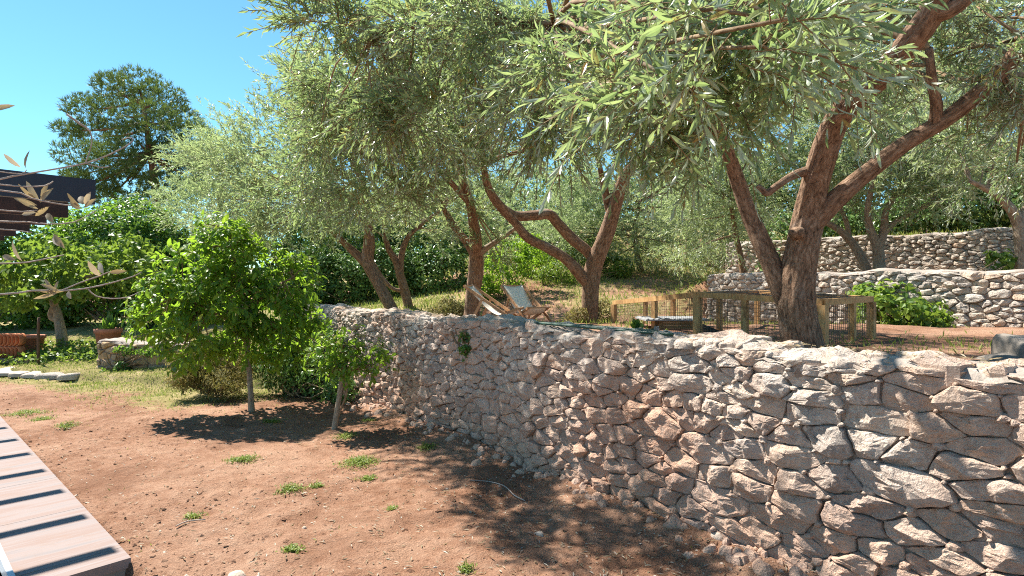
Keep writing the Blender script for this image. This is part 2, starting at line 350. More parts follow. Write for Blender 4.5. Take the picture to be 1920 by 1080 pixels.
grid('soil_bed', -13.5, 4.2, 1.0, 14.6, 0.055, h_low, lambda X, Y: in_low(X, Y) & ~((X > -6.4) & (Y > 13.3) & (X + 0.7*Y > 4.4)), M['soil'], green_low, kind='structure')
grid('terrace_ground', -6.6, 22.0, 1.4, 30.0, 0.14, h_up, lambda X, Y: sd(X, Y, WA, WB)[0] > 0.12, M['soil'], green_up, kind='structure')
grid('hillside', -70, 70, 29.8, 130, 1.2, lambda X, Y: h_up(X, np.minimum(Y, 60)) + 0.04*np.clip(Y - 60, 0, 200) - 0.02, None, M['soil'], lambda x, y: np.full(len(x), 0.8), kind='structure')
grid('lawn', -30, -6.4, 12.4, 30.2, 0.25, lambda X, Y: np.where(Y < 14.7, h_low(X, Y) - 0.05 - 0.6*(X > -13.3), np.minimum(h_low(X, np.minimum(Y, 20)) + 0.0, 1.2)), None, M['soil'], lambda x, y: np.full(len(x), 0.75), kind='structure')
obj('ground', [[-600,-600,-0.9],[600,-600,-0.9],[600,900,-0.9],[-600,900,-0.9]], [[0,1,2,3]], M['soil'], kind='structure')

# ------------------------------------------------------------------ stone walls
def clip(poly, nx, ny, c):               # keep nx*x+ny*y <= c
    out = []
    for i in range(len(poly)):
        a, b = poly[i], poly[(i+1) % len(poly)]; da = nx*a[0]+ny*a[1]-c; db = nx*b[0]+ny*b[1]-c
        if da <= 0: out.append(a)
        if da*db < 0: t = da/(da-db); out.append((a[0]+(b[0]-a[0])*t, a[1]+(b[1]-a[1])*t))
    return out
def stone_cells(L, H0, sw, sh, r, size=lambda s, z: 1.0, shear=lambda s: 0.0, wt=0.25):
    """irregular rubble cells of mean size sw x sh over a strip of length L; H0: (zlow, ztop)"""
    pts = []; wts = []; cell = {}
    tries = int(L*(H0[1]-H0[0])/(sw*sh)*14)
    for _ in range(tries):
        s = r.uniform(-0.1, L+0.1); z = r.uniform(H0[0]-0.05, H0[1]+0.03); f = size(s, z)*(0.42 + 1.35*r.random()**1.8)
        ok = True; px, pz = s/sw, (z + shear(s)*s)/sh
        for qx, qz, qf in cell.get((int(px//3), int(pz//3)), []):
            if (px-qx)**2 + (pz-qz)**2 < (0.47*(f+qf))**2: ok = False; break
        if ok:
            pts.append((px, pz)); wts.append((f*0.5)**2*wt)
            for a in (-1, 0, 1):
                for b_ in (-1, 0, 1): cell.setdefault((int(px//3)+a, int(pz//3)+b_), []).append((px, pz, f))
    pts = np.array(pts); wts = np.array(wts); cells = []
    for i, (x, y) in enumerate(pts):
        d2 = ((pts - pts[i])**2).sum(1); near = np.argsort(d2)[1:22]
        poly = [(x-2.2, y-2.2), (x+2.2, y-2.2), (x+2.2, y+2.2), (x-2.2, y+2.2)]
        for j in near:
            dx, dy = pts[j] - pts[i]
            c = (pts[j] @ pts[j] - pts[i] @ pts[i] + wts[i] - wts[j])/2
            poly = clip(poly, dx, dy, c)
            if len(poly) < 3: break
        if len(poly) < 3: continue
        q = np.array([(a*sw, b_*sh - shear(a*sw)*a*sw) for a, b_ in poly]); cells.append(q)
    return cells
def stone_mesh(poly, prot, gap, r, n=16, rings=((1.0, -0.12), (1.0, 0.12), (0.955, 0.55), (0.87, 0.86), (0.70, 0.97), (0.42, 1.0)), rough=0.5, facets=4, rnd=0.07):
    """a stone in (along, up, out) from a cell outline: blunt corners, broken facets, uneven face"""
    c = poly.mean(0); q = poly
    for k in (rnd,): nx = np.roll(q, -1, 0); q = np.stack([q*(1-k)+nx*k, q*k+nx*(1-k)], 1).reshape(-1, 2)
    e = np.linalg.norm(np.roll(q, -1, 0) - q, axis=1); cum = np.concatenate([[0], np.cumsum(e)]); t = np.linspace(0, cum[-1], n, endpoint=False)
    qq = np.vstack([q, q[:1]]); q = np.stack([np.interp(t, cum, qq[:, 0]), np.interp(t, cum, qq[:, 1])], 1)
    rad = np.linalg.norm(q - c, axis=1); ext = np.ptp(q, axis=0).min(); th = np.arange(n)/n*2*math.pi
    wob = 1 + 0.03*np.sin(th*3 + r.uniform(0, 6)) + 0.035*np.sin(th*5 + r.uniform(0, 6)) + r.normal(0, 0.032, n)
    q = c + (q - c)*(np.clip((rad - gap)/rad, 0.3, 1)*np.minimum(wob, 1.06))[:, None]
    V = np.concatenate([np.column_stack([c + (q - c)*s, np.full(n, d*prot if d > 0 else d)]) for s, d in rings] + [np.array([[*c, prot]])])
    dx = V[:, :2] - c; out = V[:, 2] > 0; edge = np.concatenate([np.full(n, max(d, 0)) for s, d in rings] + [[1.0]])
    lim = prot*1.1 + (dx @ r.normal(0, 0.20, 2))
    for _ in range(facets):
        a = r.uniform(0, 2*math.pi); sl = 0.12 + 1.1*r.random()**1.6
        lim = np.minimum(lim, prot*r.uniform(0.9, 1.15) - sl*(dx @ np.array([math.cos(a), math.sin(a)]) - r.uniform(0.0, 0.36)*ext))
    lim = np.maximum(lim, prot*0.3)
    p3 = np.column_stack([V[:, :2]*9 + r.uniform(0, 50, 2), V[:, 2]*9])
    nz = fbm(p3, 3, 3)*0.010*rough*2 - np.abs(fbm(p3*2.2, 3, 8))*0.006*rough*2
    V[out, 2] = (lim*edge + nz*np.minimum(edge*1.6, 1)*min(1, ext/0.12))[out]
    nr = len(rings); F4 = []
    for k in range(nr-1):
        a = np.arange(n) + k*n; b = (np.arange(n)+1) % n + k*n
        F4.append(np.stack([a, b, b+n, a+n], 1))
    a = np.arange(n) + (nr-1)*n; b = (np.arange(n)+1) % n + (nr-1)*n
    return V, np.stack([a, b, np.full(n, nr*n)], 1), np.concatenate(F4)
def rock_geo(c, s, r, n=10, hk=0.7):
    th = np.linspace(0, 2*math.pi, n, endpoint=False); q = np.column_stack([np.cos(th), np.sin(th)*r.uniform(.6, .95)])*s*r.uniform(.8, 1.15, (n, 1))
    V, F3, F4 = stone_mesh(q, s*hk*r.uniform(.8, 1.2), 0.0, r, 12 if s > .05 else 8, rough=s*5, facets=5, rings=((1.0, -0.5*s), (1.0, 0.02), (0.9, 0.5), (0.6, 0.95))); a = r.uniform(0, 6.28); Rm = np.array([[math.cos(a), math.sin(a)], [-math.sin(a), math.cos(a)]])
    V[:, :2] = V[:, :2] @ Rm; V[:, 2] -= s*.12; return V + np.array(c), F3, F4
def build_wall(name, A, B, ztop, zlow, thick, sw, sh, label, seed, mat, top_mat, nmax=300, n=16, gap=0.012, prot=(0.03, 0.11), size=lambda s, z: 1, shear=lambda s: 0.0, batter=0.08, rings=None, rough=0.6, facing=(-1, -1), cap=0, facets=6, smooth=False):
    r = np.random.default_rng(seed); d = (B-A)/np.linalg.norm(B-A); nn = np.array([-d[1], d[0]])
    if nn @ np.array(facing) < 0: nn = -nn
    L = np.linalg.norm(B-A); flip = (d[0]*nn[1]-d[1]*nn[0]) > 0
    bend = lambda s: 0.05*np.sin(s*0.9+seed) + 0.03*np.sin(s*2.3)
    def mp(V):
        s, z, o = V[:, 0], V[:, 1], V[:, 2]; off = o + bend(s) - batter*np.clip(z - zlow, 0, 9)
        return np.column_stack([A[0]+d[0]*s+nn[0]*off, A[1]+d[1]*s+nn[1]*off, z])
    root = empty(name, (*(A+B)/2, zlow), label=label, cat='stone wall')
    zt = lambda s: ztop + 0.025*np.sin(s*2.1+seed) + 0.02*np.sin(s*5.3)
    stones = []
    for poly in stone_cells(L, (zlow-0.1, ztop), sw, sh, r, size, shear):
        q = [tuple(p) for p in poly]
        q = clip(q, 0, 1, float(zt(poly[:, 0].mean())) + r.uniform(-0.03, 0.02)); q = clip(q, 0, -1, -(zlow-0.15)) if len(q) > 2 else q
        q = clip(q, 1, 0, L + r.uniform(-.06, .02)) if len(q) > 2 else q; q = clip(q, -1, 0, r.uniform(-.06, .02)) if len(q) > 2 else q
        if len(q) < 3: continue
        q = np.array(q)
        if np.ptp(q[:, 0]) < 0.03 or np.ptp(q[:, 1]) < 0.025: continue
        if q[:, 0].min() > L+0.1 or q[:, 0].max() < -0.1: continue
        stones.append(q)
    cen = [mp(np.array([[*q.mean(0), 0]]))[0] for q in stones]
    def score(i):
        q = stones[i]; ar = np.ptp(q[:, 0])*np.ptp(q[:, 1]); c = cen[i]
        u = abs(c[0]/c[1]); vis = 1.0 if u < 0.93 and c[2] > zlow - 0.02 and (2-c[2])/c[1] < 0.53 else 0.01
        return -ar/(c[1]**2)*vis
    order = sorted(range(len(stones)), key=score)
    rest = MB()
    for k, i in enumerate(order):
        q = stones[i]; pr = r.uniform(*prot)*min(1.25, 0.55+np.ptp(q[:, 1])*2.2)
        V, F3, F4 = stone_mesh(q, pr, gap*r.uniform(0.6, 1.5), r, n if k < nmax else min(n, 14), **({'rings': rings} if rings else {}), rough=rough, facets=facets)
        if flip: F3 = F3[:, ::-1]; F4 = F4[:, ::-1]
        Wv = mp(V); rv = np.full(len(Wv), r.random())
        if k < nmax: obj('stone', Wv, [F3, F4], mat, root, smooth, {'rnd': rv}, origin=cen[i])
        else: rest.add(Wv, F3, F4, rnd=rv)
    if rest.n: rest.done('stone_rubble', mat, root, smooth, kind='stuff')
    # earth and mortar behind the stones, rough top, back
    ns = max(int(L/0.05), 20) if n > 12 else max(int(L/0.12), 12); nz = 22
    S, Zt = np.meshgrid(np.linspace(0, L, ns), np.linspace(0, 1, nz)); Zz = zlow - 0.2 + Zt*(zt(S) - zlow + 0.2)
    o = -0.016 + 0.028*fbm2(S, Zz, 5.0, 4, seed) + 0.010*fbm2(S, Zz, 25.0, 2, seed+1)
    V = mp(np.column_stack([S.ravel(), Zz.ravel(), o.ravel()]))
    i = (np.arange(nz-1)[:, None]*ns + np.arange(ns-1)[None]).ravel(); Fq = np.stack([i, i+1, i+1+ns, i+ns], 1)
    obj('core', V, Fq, M['mortar'], root, True)
    nt = max(int(thick/0.06), 4)
    S, T = np.meshgrid(np.linspace(0, L, ns), np.linspace(0, 1, nt+1))
    top = zt(S) + 0.012 + 0.022*fbm2(S, T*thick, 4.5, 4, seed+3) + 0.016*fbm2(S, T*thick, 18, 3, seed+5) - 0.05*(T < 0.01) - 0.5*(T > 0.99) + 0.02*np.sin(T*3.14)
    V = mp(np.column_stack([S.ravel(), np.full(S.size, ztop), (0.02 - T*thick + 0.02*fbm2(S, T, 3, 3, seed+4)).ravel()])); V[:, 2] = top.ravel()
    i = (np.arange(nt)[:, None]*ns + np.arange(ns-1)[None]).ravel(); Fq = np.stack([i, i+1, i+1+ns, i+ns], 1)
    obj('top', V, Fq, top_mat, root, True)
    if cap:
        mb = MB()
        for q in stones:          # chinking stones in the joints
            for p_ in q:
                if r.random() < 0.24 and p_[1] < ztop - 0.05:
                    sz = 0.012 + 0.034*r.random()**2; V, F3, F4 = stone_mesh(np.array([[-1.3,-.7],[.2,-1.],[1.3,-.5],[1.1,.6],[-.4,.9]])*sz*r.uniform(.6, 1.3, (5, 2)), 0.03+0.03*r.random(), 0, r, 8, facets=3, rings=((1.0, -0.06), (1.0, 0.2), (0.8, 0.85), (0.4, 1.0)))
                    V[:, :2] += p_
                    if flip: F3 = F3[:, ::-1]; F4 = F4[:, ::-1]
                    V = mp(V); mb.add(V, F3, F4, rnd=np.full(len(V), r.random()))
        mb.done('chinking', mat, root, False, kind='stuff'); mb = MB()
        x_ = 0.0
        while x_ < L:               # flat capping stones, two rough rows
            for t0, dp in ((-0.02, r.uniform(.2, .3)), (0.28, r.uniform(.16, .24))):
                l_ = r.uniform(.18, .42); q = np.array([[-l_/2,-dp/2],[0,-dp/2-.03],[l_/2,-dp/2],[l_/2,dp/2],[0,dp/2+.03],[-l_/2,dp/2]])*r.uniform(.75, 1.15, (6, 2))
                V, F3, F4 = stone_mesh(q, r.uniform(.018, .045), 0.0, r, 20, facets=3, rough=1.0, rnd=.18)
                c = mp(np.array([[x_ + r.uniform(-.1, .1), ztop, -t0 - dp/2 - 0.045 + r.normal(0, .02)]]))[0]; an = math.atan2(d[1], d[0]) + r.normal(0, .15); ca, sa = math.cos(an), math.sin(an)
                V = np.column_stack([c[0] + V[:, 0]*ca - V[:, 1]*sa, c[1] + V[:, 0]*sa + V[:, 1]*ca, V[:, 2] + zt(x_) + r.uniform(.014, .036) + V[:, 1]*r.normal(0, .06) + V[:, 0]*r.normal(0, .06)])
                obj('capstone', V, [F3, F4], mat, root, False, {'rnd': np.full(len(V), r.random())}, origin=c)
            x_ += r.uniform(.24, .42)
        for _ in range(cap):
            s_, t_ = r.uniform(0, L), r.uniform(0.0, 0.9)*thick; sz = 0.03 + 0.09*r.random()**2; c = mp(np.array([[s_, ztop, -t_]]))[0]; c[2] = zt(s_) + 0.020
            V, F3, F4 = rock_geo(c, sz, r, 8, 0.35); mb.add(V, F3, F4, rnd=np.full(len(V), r.random()))
        mb.done('capping_rubble', mat, root, True, kind='stuff')
    return root, mp
build_wall('stone_wall', WA, WB, 1.50, 0.0, 0.55, 0.295, 0.135, 'long rubble stone retaining wall with red earth stains holding up the olive terrace', 11, M['stone'], M['walltop'],
           size=lambda s, z: (0.78 + 0.55*float(sstep(5, 11.5, s)))*(1.2 - 0.28*max(0, min(1.4, z))), shear=lambda s: 0.0, n=21, gap=0.004, prot=(0.03, 0.095), rough=0.9, cap=300,
           rings=((1.0, -0.12), (1.0, 0.12), (0.985, 0.7), (0.95, 0.93), (0.82, 1.0), (0.56, 1.0), (0.28, 1.0)))
build_wall('stone_wall', W2A, W2B, 2.24, 1.28, 0.4, 0.27, 0.135, 'low grey rubble terrace wall behind the bright green vine', 12, M['stone_far'], M['walltop'], n=12, gap=0.006, prot=(0.03, 0.08), rings=((1.0, -0.1), (1.0, 0.15), (0.965, 0.78), (0.8, 1.0), (0.4, 1.0)))
build_wall('stone_wall', W3A, W3B, 3.24, 2.2, 0.4, 0.25, 0.115, 'upper grey dry stone terrace wall below the ivy bank', 13, M['stone_far'], M['walltop'], n=12, gap=0.006, prot=(0.03, 0.08), rings=((1.0, -0.1), (1.0, 0.15), (0.965, 0.78), (0.8, 1.0), (0.4, 1.0)))
build_wall('stone_wall', np.array([-9.15, 12.95]), np.array([-6.0, 12.5]), 0.74, -0.02, 0.5, 0.34, 0.17, 'short low wall of yellowish stones in front of the terracotta pot', 14, M['stone_ochre'], M['walltop'], n=14, gap=0.014, prot=(0.03, 0.08), facing=(0, -1))

# stone edging of the raised lawn
root = empty('stone_edging', (-10.5, 12.4, 0), label='curved flat stone edging of the raised lawn running to the low wall', cat='edging')
r = np.random.default_rng(5); x = -13.4
while x < -9.2:
    l = r.uniform(0.35, 0.65); y = 12.42 - 0.30*(x + l/2 + 9.4) + 0.14
    q = np.array([[0,0],[l,r.uniform(-.05,.05)],[l+r.uniform(-.05,.05),0.55],[r.uniform(-.05,.05),0.55]]) + [x, y - 0.27 + r.uniform(-.03,.03)]
    V, F3, F4 = stone_mesh(q, 0.10, 0.012, r, 14, facets=1)
    V = np.column_stack([V[:, 0], V[:, 1], V[:, 2]*0.5 + 0.065]); obj('stone', V, [F3, F4], M['beige'] if r.random() < 0.7 else M['stone_far'], root, True, {'rnd': np.full(len(V), r.random())}); x += l + 0.02

# ------------------------------------------------------------------ leaves, sprays, tubes
def leaf_geo(B, D, Nn, L, W, fine=False, rnd=None):
    """leaf blades: base points B, directions D, face normals Nn"""
    n = len(B); D = unit(D); S = unit(np.cross(D, Nn)); Nn = np.cross(S, D); L = np.broadcast_to(L, n)[:, None]; W = np.broadcast_to(W, n)[:, None]
    rnd = rng.random(n) if rnd is None else rnd
    if not fine:
        V = np.stack([B, B + D*L*0.45 + S*W*0.5 + Nn*W*0.16, B + D*L - Nn*L*0.06, B + D*L*0.45 - S*W*0.5 + Nn*W*0.16], 1).reshape(-1, 3)
        i = np.arange(n)[:, None]*4; return V, None, (i + np.array([[0, 1, 2, 3]])), np.repeat(rnd, 4)
    rows = [B]
    for t, wv, dz in ((0.22, 0.36, 0.02), (0.52, 0.5, 0.03), (0.80, 0.33, 0.0)):
        m = B + D*L*t + Nn*L*(dz - 0.10*t*t)
        rows += [m + S*W*wv + Nn*W*0.14, m, m - S*W*wv + Nn*W*0.14]
    rows.append(B + D*L - Nn*L*0.10)
    V = np.stack(rows, 1).reshape(-1, 3); i = np.arange(n)[:, None]*11
    f3 = np.concatenate([i + np.array([[0, 1, 2]]), i + np.array([[0, 2, 3]]), i + np.array([[7, 10, 8]]), i + np.array([[8, 10, 9]])])
    f4 = np.concatenate([i + np.array([[1, 4, 5, 2]]), i + np.array([[2, 5, 6, 3]]), i + np.array([[4, 7, 8, 5]]), i + np.array([[5, 8, 9, 6]])])
    return V, f3, f4, np.repeat(rnd, 11)
def rdir(n, r=rng): return unit(r.normal(size=(n, 3)))
def thin_tubes(a, b, ra, rb, c=None):
    """straight three-sided stems, vectorised"""
    d = unit(b - a); u = unit(np.cross(d, np.array([0.31, 0.22, 0.92]))); v = np.cross(d, u); V = []
    for p, rr in ((a, ra), (b, rb)):
        rr = np.broadcast_to(rr, len(a))[:, None]
        for k in range(3): V.append(p + (u*math.cos(k*2.094) + v*math.sin(k*2.094))*rr)
    n = len(a); V = np.stack(V, 1).reshape(-1, 3); i = np.arange(n)[:, None]*6
    return V, np.concatenate([i + np.array([[k, (k+1) % 3, (k+1) % 3+3, k+3]]) for k in range(3)])
def sprays(O, D, tl, pairs, L, W, fine, mb, tw=None, spread=0.85, droop=0.25, stem=0.0025):
    """olive-like shoots: paired leaves along a bending stem"""
    n = len(O); D = unit(D); tl = np.broadcast_to(tl, n)
    side = unit(np.cross(D, rdir(n))); tone = rng.normal(0, 0.2, n)
    for k in range(pairs):
        t = (k + 0.6)/pairs; p = O + D*(tl*t)[:, None]; p[:, 2] -= droop*tl*t*t
        d2 = unit(D - np.array([0, 0, 1])*droop*2*t); ang = k*1.57 + rng.normal(0, 0.3, n)
        s2 = side*np.cos(ang)[:, None] + np.cross(d2, side)*np.sin(ang)[:, None]
        for sg in (-1, 1):
            a = spread*(1.15 - 0.6*t) + rng.normal(0, 0.18, n)
            ld = unit(d2*np.cos(a)[:, None] + s2*sg*np.sin(a)[:, None]); nn = unit(np.cross(np.cross(ld, d2), ld)*1.0 + rdir(n)*0.45 + np.array([0, 0, 0.25]))
            sz = rng.uniform(0.7, 1.15, n)*(1 - 0.35*abs(t - 0.45))
            V, f3, f4, rd = leaf_geo(p, ld, nn, L*sz, W*sz, fine, np.clip(rng.random(n)*0.8 + 0.1 + tone, 0, 1)); mb.add(V, f3, f4, rnd=rd)
    V, f3, f4, rd = leaf_geo(O + D*tl[:, None] - np.array([0, 0, 1])*(droop*tl)[:, None], unit(D - np.array([0, 0, 1])*droop*2), rdir(n), L, W, fine); mb.add(V, f3, f4, rnd=rd)
    if tw is not None:
        mid = O + D*(tl*0.5)[:, None]; mid[:, 2] -= droop*tl*0.25; end = O + D*tl[:, None]; end[:, 2] -= droop*tl
        for a, b in ((O, mid), (mid, end)):
            V, f4 = thin_tubes(a, b, stem, stem*0.7); f4 = f4; tw.add(V, None, f4, bark=V*8)
def catmull(pts, step):
    pts = np.asarray(pts, float); out = []; P_ = np.vstack([2*pts[0]-pts[1], pts, 2*pts[-1]-pts[-2]])
    for i in range(1, len(P_)-2):
        n = max(2, int(np.linalg.norm(P_[i+1][:3]-P_[i][:3])/step)); t = np.linspace(0, 1, n, endpoint=False)[:, None]
        a, b, c, d = P_[i-1], P_[i], P_[i+1], P_[i+2]
        out.append(0.5*((2*b)+(-a+c)*t+(2*a-5*b+4*c-d)*t**2+(-a+3*b-3*c+d)*t**3))
    out.append(P_[-2][None]); return np.concatenate(out)
def tube_geo(path, sides=10, step=0.08, rough=0.0, seed=0, flare=0.0):
    """path rows: x y z radius"""
    q = catmull(path, step); C = q[:, :3]; rad = np.maximum(q[:, 3], 0.001); T = unit(np.gradient(C, axis=0))
    u = np.cross(T[0], [0.3, 0.9, 0.1]); u /= np.linalg.norm(u); U = []
    for t in T: u = u - t*(u @ t); u = u/np.linalg.norm(u); U.append(u)
    U = np.array(U); Wv = np.cross(T, U); ln = np.concatenate([[0], np.cumsum(np.linalg.norm(np.diff(C, axis=0), axis=1))])
    if flare: rad = rad*(1 + flare*np.exp(-ln/0.22))
    th = np.arange(sides)/sides*2*math.pi; m = len(C)
    cs, sn = np.cos(th), np.sin(th)
    bk = np.stack([np.outer(rad, cs), np.outer(rad, sn), np.repeat(ln[:, None]*0.34, sides, 1)], 2)
    rr = np.repeat(rad[:, None], sides, 1)
    if rough:
        q2 = np.stack([np.outer(np.ones(m), cs)*1.9, np.outer(np.ones(m), sn)*1.9, np.repeat(ln[:, None]*1.3, sides, 1)], 2).reshape(-1, 3)
        q3 = (q2*np.array([4.5, 4.5, 4.0]))
        rr = rr*(1 + rough*(fbm(q2, 3, seed).reshape(m, sides)*0.5 + fbm(q3, 4, seed+9).reshape(m, sides)*0.42))
    V = C[:, None] + (U[:, None]*cs[None, :, None] + Wv[:, None]*sn[None, :, None])*rr[..., None]
    V = V.reshape(-1, 3); i = (np.arange(m-1)[:, None]*sides + np.arange(sides)[None]).ravel(); j = (np.arange(m-1)[:, None]*sides + (np.arange(sides)+1)[None] % sides).ravel()
    F4 = np.stack([i, j, j+sides, i+sides], 1)
    V = np.vstack([V, C[-1]]); e = (m-1)*sides; k = np.arange(sides)
    F3 = np.stack([e+k, e+(k+1) % sides, np.full(sides, len(V)-1)], 1)
    return V, F3, F4, np.vstack([bk.reshape(-1, 3), bk.reshape(-1, 3)[-1:]])
def pix_path(pts, k=1.0): return [[*P(u, v, Y), k*wpx/2/F*Y] for u, v, Y, wpx in pts]
def limb(name, parent, path, mat, sides=16, rough=0.12, seed=0, flare=0.0, step=0.06, **k):
    V, F3, F4, bk = tube_geo(path, sides, step, rough, seed, flare)
    return obj(name, V, [F3, F4], mat, parent, True, {'bark': bk}, **k)
def blobs_px(bl): return [(P(u, v, Y), np.array(rr if hasattr(rr, '__len__') else (rr, rr, rr*0.8), float)) for u, v, Y, rr in bl]
def crown(parent, bl, L, W, tau, fine, mat, tl=0.3, pairs=7, twmat=None, anchors=None, seed=0, droop=0.25, clump=0.28, upbias=0.25, limbs=True, shell=0.55, cname='crown'):
    """foliage in clumps spread through ellipsoids bl, with boughs running to them from anchors"""
    r = np.random.default_rng(seed); mb = MB(); tw = MB() if twmat else None; bough = MB()
    per = 2*pairs + 1
    for c, rr in bl:
        area = math.pi*rr[0]*(rr[1]+rr[2])/2; leaves = area*tau/(L*W*0.62*0.55); nt = max(int(leaves/per), 8)
        nc = max(int(nt/24), 3); cd = rdir(nc, r); cr = (shell + (1-shell)*r.random(nc)**0.6)
        cc = c + cd*rr*cr[:, None]
        idx = r.integers(0, nc, nt); off = r.normal(size=(nt, 3))*0.8*clump*min(1, rr.mean())*np.array([1, 1, 0.75])
        O = cc[idx] + off; D = unit(unit(O - c)*0.8 + unit(off)*0.5 + rdir(nt, r)*0.75 + np.array([0, 0, upbias]))
        sprays(O, D, tl*r.uniform(0.6, 1.25, nt), pairs, L, W, fine, mb, tw, droop=droop, stem=0.0022 if fine else 0.004)
        if limbs and anchors is not None:
            an = np.array(anchors)
            for q in cc[:max(3, nc//3)]:
                a = an[np.argmin(((an[:, :3]-q)**2).sum(1) + r.uniform(0, 0.25, len(an)))]
                m1 = a[:3]*0.6 + q*0.4 + r.normal(0, 0.10, 3)*np.linalg.norm(q-a[:3])*0.5; m1[2] += 0.06
                r0 = min(a[3]*0.55, 0.012 + 0.012*np.linalg.norm(q-a[:3]))
                V, F3, F4, bk = tube_geo([[*a[:3], r0], [*m1, r0*0.7], [*q, r0*0.3]], 5, 0.3, 0); bough.add(V, F3, F4, bark=bk)
    mb.done(cname, mat, parent)
    if tw: tw.done('twigs', twmat, parent, True)
    if bough.n: bough.done('boughs', M['bark'] if not twmat else twmat, parent, True)
def anch(*paths):
    out = []
    for p in paths: out += [list(q) for q in catmull(p, 0.25)[len(p):]]
    return out

# ------------------------------------------------------------------ the olive trees on the terrace
def tree(name, base, label, cat='tree', group=None): return empty(name, base, label=label, cat=cat, group=group)
# 1 big leaning one beside the pen
b0 = P(1502, 662, 6.3); t = tree('olive_tree', b0, 'thick leaning olive tree with forked trunk standing against the wooden pen', group='olive trees on the terrace')
pm = pix_path([(1512,690,6.3,84),(1504,645,6.3,72),(1496,600,6.3,68),(1492,560,6.3,66),(1502,480,6.25,58),(1517,400,6.2,52),(1535,320,6.0,46),(1562,240,5.7,44),(1600,185,5.3,44),(1655,140,4.9,46),(1705,80,4.6,48),(1745,25,4.4,46),(1770,-60,4.2,40)])
pl = pix_path([(1490,590,6.3,30),(1468,550,6.35,38),(1437,475,6.45,34),(1404,400,6.55,30),(1378,325,6.5,26),(1352,250,6.1,23),(1300,170,5.4,26),(1190,90,4.7,22),(1040,50,4.3,18),(860,40,4.4,13),(700,60,4.6,9)])
pr = pix_path([(1522,428,6.2,30),(1556,385,6.1,36),(1620,328,5.9,31),(1700,268,5.7,29),(1790,212,5.5,29),(1870,140,5.3,28),(1930,75,5.1,30),(2020,0,5.0,24)])
ps = pix_path([(1752,240,5.6,24),(1756,200,5.5,20),(1748,150,5.4,17),(1742,90,5.3,13)])
ph = pix_path([(1530,318,6.05,22),(1490,328,6.0,15),(1455,350,5.9,13),(1437,362,5.9,14),(1420,348,5.9,9)])
pf = pix_path([(1745,25,4.4,40),(1790,12,4.3,32),(1850,-40,4.2,24)])
tr = limb('trunk', t, pm, M['bark'], 64, 0.12, 1, 0.10, 0.025)
for q, s in ((pl, 3), (pr, 4), (ps, 5), (ph, 6), (pf, 7)): limb('limb', t, q, M['bark'], 32, 0.13, s, 0, 0.035)
kn = P(1500, 436, 6.03); V, F3, F4, bk = tube_geo([[*(kn+[0.01,0.10,0]), 0.075],[*(kn+[0,0.02,0.0]), 0.06],[*(kn+[-0.01,-0.03,0.0]), 0.035]], 12, 0.03, 0.2, 4); obj('knot', V, [F3, F4], M['bark'], tr, True, {'bark': bk})
A1 = anch(pm[6:], pl[3:], pr[2:], ps, pf)
near = [(625,90,4.7,.42),(700,40,4.6,.55),(690,170,5.0,.50),(850,80,4.3,.55),(840,215,4.8,.5),(1000,50,3.9,.5),(1010,190,4.3,.5),(1140,90,3.2,.42),(1160,210,3.6,.42),(1270,40,2.6,.36),(1290,170,3.0,.36),(1390,50,2.2,.28),(1400,190,2.8,.3),(1480,20,2.5,.3),(1330,290,3.2,.2),(1500,130,3.2,.2),(674,143,6.7,.6),(828,112,6.3,.6),(904,118,7.1,.6),(640,220,7,.5),(1010,90,7.5,.6),(610,250,7.2,.45),(760,200,6.6,.5),(1330,70,1.75,.22),(1230,150,1.9,.2),(1440,40,1.6,.18),(1560,70,2.6,.22)]
crown(t, blobs_px([q for q in near if q[2] < 4.0]), 0.078, 0.0165, 1.9, True, M['olive'], 0.26, 7, M['twig'], A1, 1, 0.3, 0.22)
crown(t, blobs_px([q for q in near if q[2] >= 4.0]), 0.084, 0.021, 1.9, False, M['olive'], 0.26, 7, M['twig'], A1, 101, 0.3, 0.22)
over = [(1480,150,6.8,.45),(1900,60,7.2,.7),(1790,110,7,.6),(1960,250,7,.6),(1580,40,5.5,.6),(1690,180,6.2,.6),(1850,50,5.2,.6),(1850,250,6.2,.4),(1920,180,5.0,.45),(1620,60,6.6,.7),(1650,-150,5.0,.9),(1480,-60,6.6,.8)]
crown(t, blobs_px(over), 0.084, 0.021, 1.4, False, M['olive'], 0.26, 7, M['twig'], A1, 2, 0.3, 0.25)
# 2 the twisting one
b0 = P(1105, 620, 12.0); t = tree('olive_tree', b0, 'olive tree with two twisting limbs crossing to one side, beyond the deckchairs', group='olive trees on the terrace')
pm = pix_path([(1105,632,12.0,48),(1106,600,12.0,40),(1107,550,12.0,41),(1112,505,12.0,44),(1124,470,11.9,42),(1140,430,11.8,38),(1155,380,11.6,34),(1172,330,11.3,28),(1200,295,11,22),(1240,262,10.5,15)], 0.76)
p1 = pix_path([(1104,535,12,26),(1088,515,11.9,30),(1060,485,11.7,26),(1025,464,11.5,24),(990,446,11.2,23),(968,420,11,21),(948,398,10.8,24),(920,362,10.5,22),(908,320,10.2,17),(905,270,9.8,13)], 0.76)
p2 = pix_path([(1118,492,12,26),(1100,470,12,27),(1070,445,12,27),(1045,418,11.9,25),(1030,402,11.8,26),(1000,404,11.6,25),(965,404,11.3,24),(938,385,11,20),(915,352,10.8,15)], 0.76)
p3 = pix_path([(1148,420,11.8,20),(1138,375,11.7,20),(1130,338,11.6,15),(1120,290,11.3,10)], 0.76)
p4 = pix_path([(912,305,10.1,13),(945,292,9.9,11),(985,280,9.6,10),(1020,255,9.4,7)], 0.76)
limb('trunk', t, pm, M['bark'], 22, 0.13, 11, 0.15)
for q, s in ((p1, 13), (p2, 14), (p3, 15), (p4, 16)): limb('limb', t, q, M['bark'], 14, 0.12, s)
